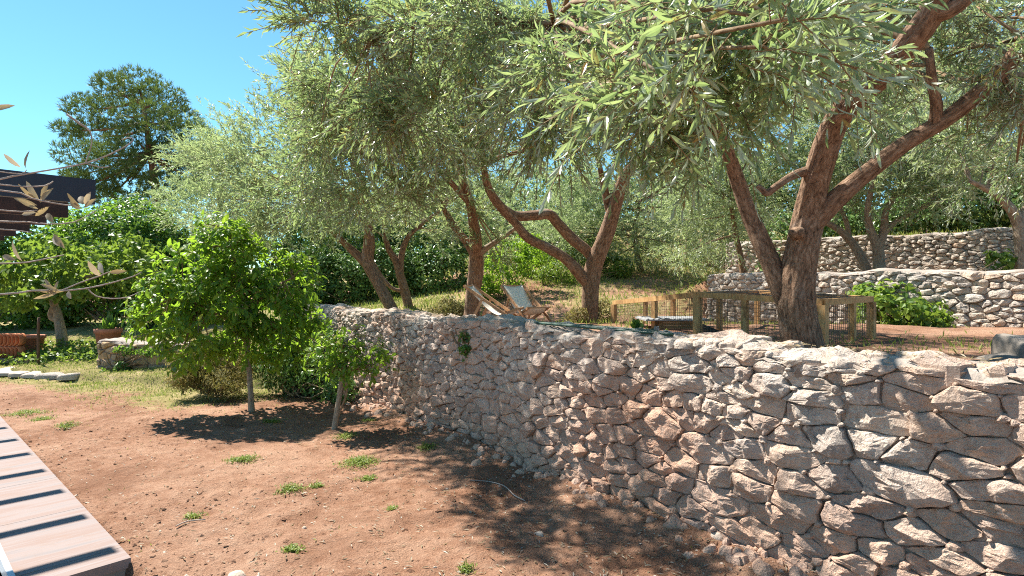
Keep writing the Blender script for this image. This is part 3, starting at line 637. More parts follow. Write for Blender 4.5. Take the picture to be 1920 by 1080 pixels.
bl = [(920,200,9.2,1.0),(1030,150,9.2,1.1),(1150,200,10,1.0),(1240,250,10.6,.8),(1080,60,9,1.2),(900,60,8.6,1.1),(980,240,9.3,.7),(1200,100,10,1.2),(860,280,9,.6)]
crown(t, blobs_px(bl), 0.10, 0.026, 1.9, False, M['olive'], 0.30, 7, M['twig'], anch(pm[5:], p1[6:], p4, p3), 3, 0.12, 0.26, upbias=0.42)
# 3 the one behind the deckchair
b0 = P(884, 612, 12.8); t = tree('olive_tree', b0, 'upright dark olive trunk directly behind the tilted deckchair frame', group='olive trees on the terrace')
pm = pix_path([(883,625,12.8,42),(884,595,12.8,34),(887,550,12.8,31),(893,505,12.7,33),(893,470,12.5,30),(890,430,12,24),(878,370,11.2,18),(850,300,10.2,14)], 0.86)
p1 = pix_path([(893,485,12.6,20),(873,452,12.4,17),(852,425,12.2,15),(834,395,11.9,12),(800,340,11,10),(740,280,10,8)], 0.86)
p2 = pix_path([(898,475,12.5,16),(922,458,12.3,12),(945,443,12.2,10),(972,424,12,8)], 0.86)
p3 = pix_path([(880,380,11.3,14),(800,300,9.6,12),(700,260,8.6,9),(600,250,8.6,6)], 0.86)
limb('trunk', t, pm, M['bark'], 22, 0.13, 21, 0.15)
for q, s in ((p1, 22), (p3, 24)): limb('limb', t, q, M['bark'], 12, 0.12, s)
limb('limb', t, p2, M['bark_pale'], 12, 0.12, 23)
bl = [(600,270,8.8,.9),(700,300,8.6,.9),(800,330,8.8,.7),(600,190,9,.6),(770,230,8.4,.9),(670,200,8.6,.8),(860,400,11.5,.55),(640,365,10.5,.65),(750,375,11,.65),(560,340,10,.7),(920,470,12,.35)]
crown(t, blobs_px(bl), 0.10, 0.027, 1.9, False, M['olive'], 0.30, 7, M['twig'], anch(pm[5:], p1[2:], p3), 4, 0.10, 0.26, upbias=0.45)
# 4 and 5 the pair by the dark hedge
b0 = P(743, 600, 15.6); t = tree('olive_tree', b0, 'leaning reddish olive trunk, the thicker of the pair by the dark hedge', group='olive trees on the terrace')
pm = pix_path([(746,612,15.6,34),(740,590,15.6,28),(722,555,15.6,27),(704,520,15.6,30),(690,490,15.5,30),(692,455,15.3,26),(690,415,15,20),(680,350,14.4,15),(650,280,14,10)], 0.78)
p1 = pix_path([(696,505,15.6,22),(672,480,15.5,22),(652,462,15.4,18),(630,440,15.2,13),(580,390,15,9)], 0.78)
limb('trunk', t, pm, M['bark'], 18, 0.13, 31, 0.15)
limb('limb', t, p1, M['bark'], 12, 0.12, 32)
bl = [(500,300,14.5,1.0),(560,380,15,1.0),(515,235,14.2,.8),(440,330,15,1.0),(640,405,15.2,.7),(390,400,15.5,.8),(520,440,15.5,.7),(600,300,14,1.0),(460,430,15.5,.8),(590,160,13.5,.9)]
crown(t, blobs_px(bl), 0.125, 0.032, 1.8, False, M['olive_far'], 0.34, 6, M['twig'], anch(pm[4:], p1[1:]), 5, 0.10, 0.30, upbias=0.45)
b0 = P(773, 594, 16.4); t = tree('olive_tree', b0, 'slender forked olive trunk, the thinner of the pair by the dark hedge', group='olive trees on the terrace')
pm = pix_path([(772,606,16.4,28),(768,585,16.4,23),(760,550,16.4,22),(750,515,16.3,20),(742,490,16.2,17),(728,465,16,14),(720,430,15.8,10)], 0.78)
p1 = pix_path([(752,520,16.3,15),(752,485,16.2,15),(762,450,16,13),(780,430,15.8,9),(830,390,15.5,7)], 0.78)
p2 = pix_path([(762,545,16.4,12),(738,542,16.3,9),(718,522,16.2,9),(702,495,16,7)], 0.78)
limb('trunk', t, pm, M['bark'], 16, 0.12, 41, 0.15)
for q, s in ((p1, 42), (p2, 43)): limb('limb', t, q, M['bark'], 10, 0.12, s)
bl = [(800,400,16.5,1.0),(720,420,16,.7),(870,330,16.5,1.3),(780,300,16,1.4)]
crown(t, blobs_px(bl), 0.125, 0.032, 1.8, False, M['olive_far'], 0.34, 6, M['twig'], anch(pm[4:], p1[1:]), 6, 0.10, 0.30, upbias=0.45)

# olives further up the slope
def far_olive(base, stems, bl, label, seed, pale=False, tau=1.7, name='olive_tree', scale=1.0):
    t = tree(name, base, label, group='olive trees on the slope'); ps = [pix_path(s) for s in stems]
    mt = M['bark_pale'] if pale else M['bark']
    for i, q in enumerate(ps): limb('trunk' if i == 0 else 'limb', t, q, mt, 10, 0.12, seed*3+i, 0.1 if i == 0 else 0, 0.12)
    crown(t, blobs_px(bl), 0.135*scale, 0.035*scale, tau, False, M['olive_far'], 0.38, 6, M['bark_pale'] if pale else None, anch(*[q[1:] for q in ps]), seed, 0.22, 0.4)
far_olive(P(1208, 545, 21), [[(1212,556,21,16),(1206,520,21,13),(1196,485,21,11),(1190,430,20.5,9),(1200,380,20,7)]], [(1180,400,20.5,1.6),(1110,410,20.5,1.4),(1060,440,20.5,1.0),(1130,460,20.5,.8),(1250,470,20.5,.8),(1250,360,20.5,1.6),(1150,300,20.5,1.8),(1200,455,20.5,.9)], 'olive tree with slim trunk on the grassy slope beyond the twisting olive', 51)
far_olive(P(1287, 520, 24), [[(1290,530,24,15),(1286,500,24,13),(1290,460,24,11),(1300,410,23.5,8)]], [(1300,410,23.5,1.7),(1370,400,23,1.5),(1330,330,23.5,2.0),(1250,440,23.5,.9),(1340,450,23,.9)], 'olive tree at the top of the grassy slope beyond the pen', 52)
far_olive(P(1400, 560, 15.5), [[(1402,570,15.5,14),(1392,500,15.5,12),(1380,440,15.4,10),(1370,380,15,8)]], [(1370,420,15,.85),(1420,330,15,1.2),(1320,360,15,1.0),(1280,440,15.2,.65),(1410,250,15,1.2),(1300,270,15,1.1)], 'olive tree hanging low behind the near fork of the leaning olive', 53)
far_olive(P(1648, 522, 13.6), [[(1650,530,13.6,24),(1648,490,13.6,21),(1645,462,13.5,19),(1630,425,13.4,14),(1628,385,13.2,11),(1640,330,13,8)],[(1646,470,13.5,15),(1658,430,13.4,14),(1662,395,13.2,11),(1690,350,13,8)],[(1656,440,13.4,10),(1680,415,13.3,9),(1705,402,13.2,7),(1750,380,13,5)]], [(1640,350,13,.75),(1720,360,13,.7),(1690,270,13,1.0),(1600,290,13.2,.9),(1780,320,12.8,.7),(1740,210,13,1.1),(1590,200,13.4,1.0)], 'pale forked olive tree standing on the second terrace', 54, True)
far_olive(P(1628, 518, 14.0), [[(1632,528,14,20),(1618,490,14,17),(1598,455,14,15),(1572,430,13.9,12),(1545,412,13.8,9),(1530,370,13.6,7)],[(1592,450,14,10),(1588,420,13.9,9),(1576,390,13.8,7)]], [(1520,340,13.8,.7),(1560,390,14,.45),(1490,250,14,1.0),(1580,250,14,1.0)], 'pale olive stem leaning away from the forked olive on the second terrace', 55, True)
far_olive(P(1916, 505, 11), [[(1920,515,11,26),(1916,460,11,24),(1906,410,11,20),(1880,375,10.9,15),(1850,355,10.8,11),(1820,340,10.6,8)],[(1908,415,11,14),(1930,380,11,12),(1960,330,10.8,9)]], [(1830,330,10.8,.55),(1880,250,10.8,.8),(1800,230,11,.7),(1960,300,10.6,.7),(1920,150,11,1.0)], 'pale curving olive trunk on the second terrace past the bright vine', 56, True)
far_olive(P(430, 560, 20), [[(430,575,20,16),(425,520,20,14),(420,460,20,12),(410,400,20,9)]], [(400,310,20,1.3),(360,390,20,1.1),(440,400,20,1.2),(430,260,20,1.0),(345,440,20,.8),(480,330,20,1.3)], 'silvery olive tree between the ivy bank and the pine', 57)
far_olive(P(1000, 540, 25), [[(1000,550,25,15),(995,500,25,12),(990,440,25,9)]], [(980,420,25,1.9),(1060,440,25,1.7),(1000,470,24,1.0),(930,450,24,1.1),(900,400,25,1.8),(1020,350,25,2.2)], 'olive tree at the far end of the grass behind the deckchairs', 58, scale=1.2)
far_olive(P(1760, 430, 19), [[(1760,450,19,16),(1755,390,19,13),(1765,320,19,9)]], [(1740,250,19,1.9),(1850,260,19,1.9),(1640,220,19,2.0),(1800,130,19,2.2),(1920,300,18,1.5),(1560,150,19,2.0)], 'olive tree above the ivy bank on the top terrace', 59, scale=1.2)

# ------------------------------------------------------------------ shrubs, hedges, pine
def leafmass(name, base, bl, L, W, tau, mat, label, cat, seed, shell=0.72, stems=None, up=0.35, fine=False, group=None, px=True, nst=6):
    r = np.random.default_rng(seed); t = empty(name, base, label=label, cat=cat, group=group); mb = MB(); st = MB()
    for c, rr in (blobs_px(bl) if px else bl):
        area = 4*math.pi*((rr[0]*rr[1])**1.6/3+(rr[0]*rr[2])**1.6/3+(rr[1]*rr[2])**1.6/3)**(1/1.6)
        n = int(area*tau/(L*W*0.62)); nc = max(int(n/40), 6); cd = rdir(nc, r); cc = c + cd*rr*(0.80 + 0.22*r.random(nc))[:, None]
        i = r.integers(0, nc, n); k = r.random(n) < 0.6
        B = np.where(k[:, None], cc[i] + r.normal(size=(n, 3))*0.10*rr.mean()**0.5, c + rdir(n, r)*rr*(shell + (1.0-shell)*r.random(n))[:, None])
        o = unit(B - c); nn = unit(o*0.7 + rdir(n, r)*0.6 + np.array([0, 0, up])); D = unit(np.cross(nn, rdir(n, r)) + np.array([0, 0, -0.35]))
        V, f3, f4, rd = leaf_geo(B, D, nn, L*r.uniform(0.65, 1.2, n), W*r.uniform(0.7, 1.15, n), fine, np.clip(r.random(n)*0.75 + 0.12 + vnoise(B*2.2, seed)*0.22, 0, 1)); mb.add(V, f3, f4, rnd=rd)
        for q in cc[:nst]:
            V, F3, F4, bk = tube_geo([[*(base + r.normal(0, 0.08, 3)*[1, 1, 0]), 0.018], [*((np.array(base)+c)/2 + r.normal(0, 0.1, 3)), 0.012], [*q, 0.004]], 5, 0.3); st.add(V, F3, F4, bark=bk)
    mb.done('foliage', mat, t)
    if st.n: st.done('stems', M['twig'], t, True)
    return t
leafmass('ivy_bank', P(200, 600, 19), [(215,470,19.5,(2.2,1.2,1.5)),(300,500,19.5,(1.3,1.2,1.6)),(130,540,19.5,(2.0,1.1,1.2)),(40,560,19.5,(1.8,1.1,1.4)),(300,600,19,(1.8,0.8,1.0)),(380,540,19.5,(1.2,0.9,1.4)),(60,470,20.5,(2.2,1.0,1.7)),(-90,480,20,(2.0,1.0,1.8)),(250,420,20.5,(1.4,.9,.9))], 0.14, 0.115, 2.2, M['ivy'], 'big mound of ivy rising behind the pergola and pots', 'ivy', 61)
leafmass('fig_tree', P(108, 640, 15.6), [(40,505,15.4,(0.9,0.7,0.5)),(170,500,15.4,(1.0,0.7,0.55)),(270,520,15.4,(0.8,0.6,0.6)),(100,470,15.8,(1.0,0.7,0.45)),(230,470,16,(0.9,0.7,0.45)),(-40,520,15.2,(0.8,0.7,0.6)),(20,560,15.0,(.7,.5,.35)),(150,545,15.2,(.6,.45,.3)),(80,540,15,(.6,.45,.35))], 0.17, 0.15, 1.1, M['vine'], 'spreading fig tree with broad pale leaves over the clay pots', 'tree', 62, 0.35, nst=0)
ft = [o for o in COL.objects if o.name == 'fig_tree'][0]
limb('trunk', ft, pix_path([(118,650,15.6,20),(112,610,15.6,17),(105,580,15.6,14),(92,560,15.6,10),(60,530,15.5,8)]), M['bark_pale'], 10, 0.12, 6)
limb('limb', ft, pix_path([(108,600,15.6,12),(95,590,15.6,10),(120,545,15.5,9),(180,510,15.4,7)]), M['bark_pale'], 10, 0.12, 7)
leafmass('dark_hedge', P(740, 585, 19), [(640,530,19,(1.0,.7,1.0)),(720,520,19.5,(1.2,.7,1.1)),(820,525,19.5,(1.1,.7,1.1)),(590,520,19,(.9,.7,1.1)),(560,560,18,(.8,.6,.8)),(660,440,21,(1.6,.9,1.3)),(800,450,21,(1.7,.9,1.3))], 0.12, 0.085, 2.4, M['dark'], 'deep green shady hedge behind the pair of olive trunks', 'hedge', 63)
leafmass('green_shrub', P(945, 560, 17), [(945,510,17,(.75,.6,.65)),(985,470,18,(.7,.6,.6)),(905,540,17,(.4,.4,.4))], 0.13, 0.07, 1.5, M['citrus'], 'bright green shrub beyond the deckchair', 'shrub', 64)
leafmass('green_shrub', P(1060, 545, 19), [(1045,515,19,(.7,.5,.45)),(1100,480,20,(.8,.5,.6)),(1010,500,20,(.6,.5,.5)),(1160,500,20,(.6,.5,.4))], 0.10, 0.05, 1.5, M['vine'], 'soft round shrub on the grass beyond the twisting olive', 'shrub', 65)
leafmass('dry_shrub', P(840, 615, 13.4), [(838,585,13.4,(.42,.35,.36)),(860,595,13.2,(.3,.3,.25))], 0.09, 0.03, 1.4, M['drygrass'], 'straggly yellowish shrub beside the upright olive trunk', 'shrub', 66)
leafmass('dry_shrub', P(1085, 620, 11.7), [(1082,592,11.8,(.22,.2,.24)),(1132,590,12.2,(.25,.2,.36))], 0.085, 0.025, 1.4, M['drygrass'], 'olive green suckers at the foot of the twisting olive', 'shrub', 67)
leafmass('ivy_bank', P(1640, 440, 18), [(1480,455,17.5,(.9,.7,.9)),(1600,425,17.5,(1.3,.7,.7)),(1720,415,16.5,(1.4,.7,.75)),(1840,390,15.5,(1.5,.7,.8)),(1960,370,14.5,(1.4,.7,.9)),(1450,500,17,(.6,.6,.7))], 0.12, 0.10, 2.0, M['dark'], 'dark ivy bank spilling over the upper terrace wall', 'ivy', 68)
leafmass('bright_vine', P(1690, 615, 10.6), [(1650,580,10.6,(.45,.4,.36)),(1715,590,10.4,(.42,.4,.34)),(1690,555,10.9,(.45,.35,.28)),(1740,605,10.2,(.3,.35,.2)),(1625,560,11,(.25,.3,.3)),(1880,490,11.3,(.3,.3,.16))], 0.13, 0.11, 1.5, M['vine'], 'bright green sprawling vine against the second terrace wall', 'vine', 69)
leafmass('dry_shrub', P(400, 735, 10.6), [(375,690,10.7,(.55,.4,.36)),(430,680,10.9,(.5,.4,.4)),(345,705,10.4,(.3,.3,.22)),(420,715,10.4,(.4,.3,.25))], 0.085, 0.02, 1.5, M['drygrass'], 'straw coloured dried shrub under the citrus tree', 'shrub', 70, 0.3)
leafmass('green_shrub', P(560, 740, 10.7), [(540,690,10.9,(.55,.4,.5)),(600,700,10.6,(.42,.35,.42)),(560,640,11.2,(.6,.4,.5)),(640,730,10.1,(.3,.25,.22))], 0.085, 0.045, 1.9, M['dark'], 'dark leafy bush growing against the far end of the big wall', 'shrub', 71, 0.5)
leafmass('creeping_ivy', P(215, 690, 12.75), [(235,655,12.7,(.28,.08,.08)),(225,690,12.6,(.16,.06,.14)),(280,660,12.6,(.25,.08,.08)),(205,700,12.6,(.2,.08,.08))], 0.07, 0.05, 1.3, M['ivy'], 'creeping ivy patches on the short low wall', 'ivy', 73)
leafmass('hanging_ivy', P(878, 622, 7.9), [(878,632,7.75,(.09,.06,.06)),(872,655,7.7,(.07,.05,.08))], 0.05, 0.04, 2.0, M['ivy'], 'small ivy clump hanging over the face of the big wall', 'ivy', 72)
for i, (u, Y, zz, rx, lab) in enumerate([(640, 34, 4.2, 8, 'tall dark shrubs closing the view behind the pair of olive trunks'), (1000, 40, 7.0, 9, 'wooded top of the slope beyond the grass'), (1500, 36, 7.5, 9, 'wooded rise behind the terrace walls'), (2000, 30, 7, 8, 'wooded rise past the second terrace'), (230, 36, 2.5, 6, 'low dark thicket below the pine')]):
    c = P(u, 535, Y); leafmass('thicket', (c[0], Y, zz-1), [(np.array([c[0]+dx, Y+dy, zz+dz]), np.array([rx*0.5, 2.0, 2.4])) for dx, dy, dz in ((-rx*.55,0,0),(0,.5,.8),(rx*.55,0,.1))], 0.28, 0.19, 1.7, M['dark'], lab, 'thicket', 80+i, px=False, group='thickets on the skyline')

# pine
b0 = P(292, 420, 42); t = tree('pine_tree', b0, 'tall spreading pine tree against the blue sky')
pm = pix_path([(296,430,42,16),(292,360,42,15),(288,320,42,14),(282,285,42,12),(277,255,42,10),(272,215,42,7),(262,165,42,4)])
limb('trunk', t, pm, M['bark_pine'], 10, 0.1, 3, 0.1, 0.3); an = anch(pm[2:])
r = np.random.default_rng(9); nb = []
for u, v, rx in [(258,160,2.0),(215,165,1.4),(300,185,1.8),(165,205,1.7),(225,215,2.2),(330,225,1.8),(130,245,1.1),(185,255,1.9),(275,225,2.0),(360,250,1.4),(385,285,.9),(150,290,1.6),(215,300,1.7),(330,290,2.0),(345,325,1.5),(140,330,.9),(175,345,1.6),(240,345,1.8),(310,350,1.6),(360,300,1.2),(260,265,2.0),(200,375,1.6),(290,385,1.7),(360,355,1.4),(400,315,1.0),(125,365,1.0),(250,310,1.8),(380,345,1.1)]:
    nb.append((P(u, v, 42 + r.uniform(-3, 3)), np.array([rx, rx, rx*0.62])))
mb = MB(); bw = MB()
for c, rr in nb:
    n = int(150*rr[0]); O = c + rdir(n, r)*rr*(0.35+0.65*r.random(n)[:, None]**0.5); D0 = unit(unit(O-c)*0.6 + rdir(n, r)*0.4 + np.array([0, 0, 0.55]))
    for k in range(8):
        D = unit(D0 + rdir(n, r)*0.75); V, f3, f4, rd = leaf_geo(O, D, rdir(n, r), r.uniform(0.25, 0.5, n), 0.045, False); mb.add(V, f3, f4, rnd=rd)
    a = np.array(min(an, key=lambda q: np.linalg.norm(np.array(q[:3])-c+[0, 0, 0.8])))
    V, F3, F4, bk = tube_geo([[*a[:3], 0.11], [*((a[:3]+c)/2 + [0, 0, -0.2]), 0.08], [*c, 0.03]], 6, 0.5); bw.add(V, F3, F4, bark=bk)
mb.done('crown', M['pine'], t); bw.done('boughs', M['bark_pine'], t, True)

# ------------------------------------------------------------------ citrus tree, sapling
def citrus(base, stems, bl, dens, L, W, label, seed, name='citrus_tree', stake=None):
    r = np.random.default_rng(seed); t = tree(name, base, label); ps = [pix_path(s, .78) for s in stems]
    for i, q in enumerate(ps): limb('trunk' if i == 0 else 'limb', t, q, M['bark_pale'] if i == 0 else M['twig'], 12, 0.08, seed+i, 0.1 if i == 0 else 0, 0.04)
    an = np.array(anch(*[q[1:] for q in ps])); mb = MB(); bw = MB()
    for c, rr in blobs_px(bl):
        n = int(dens*rr[0]*rr[2]); O = c + rdir(n, r)*rr*(0.45+0.55*r.random(n)[:, None]**0.5); o = unit(O-c); D = unit(o*0.8 + rdir(n, r)*0.5 + np.array([0, 0, 0.15]))
        for k in range(7):
            tt = k/6; p = O + D*0.20*tt; p[:, 2] -= 0.05*tt*tt
            s = unit(np.cross(D, rdir(n, r))); ld = unit(D*0.5 + s*0.8 + np.array([0, 0, -0.45])); nn = unit(o*0.5 + np.array([0, 0, 0.8]) + rdir(n, r)*0.4)
            sz = r.uniform(0.6, 1.15, n); V, f3, f4, rd = leaf_geo(p, ld, nn, L*sz, W*sz, True, np.clip(r.random(n)**1.3*0.9 + 0.22*tt*o[:, 2], 0, 1)); mb.add(V, f3, f4, rnd=rd)
        V, f4 = thin_tubes(O, O + D*0.2, 0.004, 0.002); bw.add(V, None, f4, bark=V*6)
        for q in O[::max(1, n//5)]:
            a = an[np.argmin(((an[:, :3]-q)**2).sum(1))]; V, F3, F4, bk = tube_geo([[*a[:3], 0.014], [*((a[:3]+q)/2 + [0, 0, 0.05]), 0.010], [*q, 0.005]], 5, 0.2); bw.add(V, F3, F4, bark=bk)
    mb.done('crown', M['citrus'], t); bw.done('twigs', M['twig'], t, True)
    return t
citrus(P(471, 768, 9.5), [[(472,775,9.5,15),(470,740,9.5,13),(467,690,9.5,12),(463,640,9.5,13),(462,600,9.5,12),(455,550,9.5,10),(440,490,9.4,7),(430,440,9.4,5)], [(464,645,9.5,9),(446,622,9.4,9),(425,600,9.3,7),(370,570,9.2,5),(320,560,9.2,4)], [(462,600,9.5,8),(480,570,9.5,8),(510,540,9.5,6),(550,520,9.6,4)]],
       [(430,470,9.4,(.42,.5,.36)),(365,500,9.2,(.42,.5,.38)),(490,500,9.6,(.48,.5,.40)),(550,525,9.8,(.40,.45,.36)),(330,560,9.1,(.48,.5,.36)),(420,560,9.2,(.6,.55,.40)),(510,580,9.6,(.5,.5,.36)),(300,600,9.1,(.32,.4,.26)),(380,625,9.0,(.5,.5,.32)),(470,640,9.7,(.4,.45,.3)),(540,640,9.9,(.42,.45,.34)),(415,430,9.4,(.30,.35,.22)),(350,660,9.0,(.24,.3,.2)),(575,600,10,(.25,.3,.25))],
       560, 0.14, 0.06, 'leafy green citrus tree with bare slender trunk in the soil bed', 91)
t = citrus(P(627, 806, 8.2), [[(626,812,8.2,14),(632,770,8.2,12),(638,730,8.2,12),(643,690,8.2,9),(646,655,8.2,6)], [(628,800,8.2,5),(640,765,8.2,5),(650,735,8.2,5),(648,700,8.2,4)]],
       [(650,640,8.2,(.24,.22,.14)),(620,655,8.1,(.2,.2,.14)),(690,665,8.3,(.24,.2,.14)),(655,680,8.2,(.3,.25,.14)),(610,690,8.1,(.16,.18,.12)),(705,690,8.2,(.16,.16,.1))],
       900, 0.10, 0.045, 'small young citrus sapling tied to a stake near the big wall', 97, 'citrus_sapling')
limb('stake', t, pix_path([(646,740,8.25,8),(648,690,8.25,8),(649,634,8.25,8)]), M['bark_pale'], 8, 0.05, 3)

# dead olive branch reaching in beside the camera, on a stem standing outside the view
sb = np.array([-1.75, 1.25, 0.0]); t = tree('bare_olive_branch', sb, 'bare drying olive branch with a few brown leaves reaching past the pergola', 'branch')
stem = [[-1.75,1.25,-.1,.03],[-1.72,1.25,0.8,.025],[-1.65,1.25,1.6,.02],[-1.5,1.25,2.05,.016]]; limb('trunk', t, stem, M['twig_grey'], 8, 0.05, 2)
Yd = 1.25
tws = [[(-360,440,4),(-160,380,3.4),(0,336,3.0),(50,326,2.8),(160,306,2.5),(215,285,2.2),(242,270,2),(250,260,1.8),(240,258,1.6),(228,262,1.5)],
       [(0,346,2.2),(50,350,2),(85,348,2),(100,340,1.6)],[(-200,390,3),(0,357,2.6),(60,372,2.4),(100,381,2.2),(140,386,1.8),(150,385,1.5)],
       [(0,394,2.2),(40,397,2),(70,394,1.6)],[(-220,400,3),(0,415,2.6),(50,416,2.2),(90,420,2),(140,416,1.6),(180,395,1.3)],[(0,430,2),(30,432,1.7),(60,436,1.4)],
       [(160,306,1.8),(172,270,1.6),(168,245,2.2),(150,232,3.4),(125,214,3.0)],[(160,306,1.6),(190,314,1.5),(205,312,1.3)],[(0,322,1.6),(40,326,1.5),(50,318,1.2)],
       [(-320,460,4),(-120,540,3.2),(0,552,3.0),(60,545,2.8),(115,545,2.8),(160,541,2.4),(210,530,2.2),(250,518,1.8),(265,510,1.5)],[(115,545,2.2),(150,530,2),(185,518,2),(205,510,1.8),(235,508,1.8)],
       [(165,542,1.8),(180,555,1.8),(210,560,1.7),(240,557,1.5),(260,548,1.3)],[(-120,500,2.6),(0,494,2.2),(50,492,2),(100,482,1.8),(120,478,1.4)]]
mb = MB()
for q in tws:
    V, F3, F4, bk = tube_geo([[*P(u, v, Yd + 0.0004*(u-100)), max(wv, 1.2)*1.25/2/F*Yd] for u, v, wv in q], 6, 0.02); mb.add(V, F3, F4, bark=bk*4)
mb.done('twigs', M['twig_grey'], t, True)
lv = [(-18,208,24,196,9),(40,314,3,288,8),(48,316,52,280,8),(73,376,30,346,8),(75,378,45,338,9),(80,376,88,342,10),(76,380,96,352,9),(70,385,22,370,7),(72,392,30,372,7),(68,398,38,402,7),(66,405,90,388,7),(88,400,98,416,9),(152,388,122,362,8),(156,384,150,366,10),(160,386,168,360,9),(158,390,178,372,7),(152,392,128,376,9),(118,462,96,442,11),(122,466,98,438,9),(42,490,18,452,9),(30,488,0,478,9),(190,518,162,490,11),(194,514,184,490,8),(205,511,235,508,7),(110,548,60,562,6),(112,546,75,532,6),(120,546,70,548,5),(100,540,80,522,6),(128,546,132,560,8),(104,545,108,526,6)]
B = np.array([P(a, b, Yd) for a, b, c, d, w_ in lv]); T_ = np.array([P(c, d, Yd + random.uniform(-.015, .015)) for a, b, c, d, w_ in lv]); Wd = np.array([w_*1.25/F*Yd for *_, w_ in lv])
nn = unit(np.array([[0, -1, 0.0]])*np.ones((len(lv), 1)) + rdir(len(lv))*0.45)
V, f3, f4, rd = leaf_geo(B, T_-B, nn, np.linalg.norm(T_-B, axis=1), Wd, True); obj('leaves', V, [f3, f4], M['deadleaf'], t, True, {'rnd': rd})

# ------------------------------------------------------------------ paving, steps, pergola
def q3(a, b, z): p = K0 + E1*a + E2*b; return np.array([p[0], p[1], z])
AX = [np.array([*E1, 0]), np.array([*E2, 0]), np.array([0, 0, 1.0])]
root = empty('paving', q3(3, .3, 0), kind='structure'); LS = 1.2
for i in range(9):
    mb = MB(); a0 = i*LS - (0.95 if i else 0); a1 = (i+1)*LS - 0.95 - 0.006
    if i == 0: a0, a1 = 0.0, LS - 0.95 - 0.006
    mb.box(q3((a0+a1)/2, 0.31, -0.035), (a1-a0, 0.622, 0.07), AX); mb.done('slab', M['pave'], root)
mb = MB(); mb.box(q3(5, 0.31, -0.32), (9.98, 0.60, 0.5), AX); mb.done('footing', M['grey_stone'], root)
mb = MB(); mb.box(q3(5, 0.642, -0.03), (10.0, 0.036, 0.09), AX); mb.done('edge_trim', M['trim'], root)
st_ = empty('steps', q3(1, 1.2, -0.6), kind='structure')
for i in range(7):
    mb = MB(); mb.box(q3(0.18 + i*0.34, 1.46, -0.34 + i*0.04), (0.335, 1.6, 0.30), AX); mb.done('tread', M['beige'] if i % 2 else M['trim'], st_)
# pergola
PZ = 2.66; A0 = np.array([-3.10, 4.36]); ex = np.array([-0.733, 0.68]); ey = np.array([-0.98, -0.2]); ey /= np.linalg.norm(ey); slat = np.array([-0.70, -0.714])
def g3(a, b, z): p = A0 + ex*a + slat*b; return np.array([p[0], p[1], z])
t = empty('pergola', (-7.2, 4.4, 0), label='dark brown slatted pergola roof with navy fascia over the paved strip', cat='pergola')
mb = MB(); mb.bar(g3(0, 0, PZ + 0.03), g3(0, 2.6, PZ + 0.06), 0.05, 0.18); mb.done('fascia', M['fascia'], t)
for i in range(1, 9):
    mb = MB(); a = g3(i*0.93, 0.0, PZ); mb.bar(a, g3(i*0.93, 3.0, PZ), 0.045, 0.17); mb.done('rafter', M['pergola'], t)
mb = MB(); mb.bar(g3(-0.02, 2.62, PZ - 0.12), g3(8.0, 2.62, PZ - 0.12), 0.12, 0.16); mb.done('beam', M['pergola'], t)
for a in (0.2, 4.0, 7.8):
    p = g3(a, 2.62, 0); mb = MB(); mb.box((p[0], p[1], 0.92), (0.12, 0.12, 3.24)); mb.done('post', M['pergola'], t)

# ------------------------------------------------------------------ deckchairs
def deckchair(o, ang, label, s=1.0):
    """folding deckchair; local x = seat forward, y = across"""
    c, sn = math.cos(ang), math.sin(ang); Rz = np.array([[c, sn, 0], [-sn, c, 0], [0, 0, 1]])
    G = lambda x, y, z: np.array([x, y, z])*s @ Rz + np.array(o)
    t = empty('deckchair', o, label=label, cat='deckchair', group='deckchairs on the terrace')
    Wd = 0.28; top = (-0.62, 0.86); foot = (0.62, 0.04)
    for y in (-Wd, Wd):
        mb = MB(); mb.bar(G(top[0], y, top[1]), G(foot[0], y, foot[1]), 0.03*s, 0.055*s); mb.done('side_rail', M['chair_wood'], t)
        y2 = y*0.86; mb = MB(); mb.bar(G(-0.50, y2, 0.02), G(0.45, y2, 0.42), 0.03*s, 0.05*s); mb.done('seat_rail', M['chair_wood'], t)
        y3 = y*1.13; mb = MB(); mb.bar(G(-0.24, y3, 0.60), G(-0.52, y3, 0.02), 0.025*s, 0.045*s); mb.done('prop', M['chair_wood'], t)
    for x, z, ww in ((top[0], top[1], Wd), (foot[0], foot[1], Wd), (0.45, 0.42, Wd), (-0.52, 0.05, Wd*1.1)):
        mb = MB(); mb.bar(G(x, -ww, z), G(x, ww, z), 0.035*s, 0.035*s); mb.done('crossbar', M['chair_wood'], t)
    u = np.linspace(0, 1, 18); x = top[0] + (0.45 - top[0])*u; z = top[1] + (0.42 - top[1])*u - 0.34*np.sin(u*math.pi)**1.0*(0.5 + 0.8*u); z[-3:] = np.maximum(z[-3:], 0.28)
    V = []
    for a, b in zip(x, z):
        for y in np.linspace(-0.24, 0.24, 7): V.append(G(a, y, b + 0.02 - 0.03*(1 - (y/0.24)**2)))
    i = (np.arange(17)[:, None]*7 + np.arange(6)[None]).ravel(); ob = obj('canvas', V, np.stack([i, i+1, i+8, i+7], 1), M['canvas'], t, True)
    md = ob.modifiers.new('thick', 'SOLIDIFY'); md.thickness = 0.006
ga = P(985, 618, 11.5)
deckchair((ga[0]+0.0, 10.1, float(h_up(0.3, 10.1))), R(-60), 'deckchair with its dappled off white canvas facing the house', 0.82)
deckchair((-0.22, 9.35, float(h_up(-.2, 9.3))), R(-14), 'deckchair seen side on, its wooden rails sloping down in front of the olive trunk', 0.80)

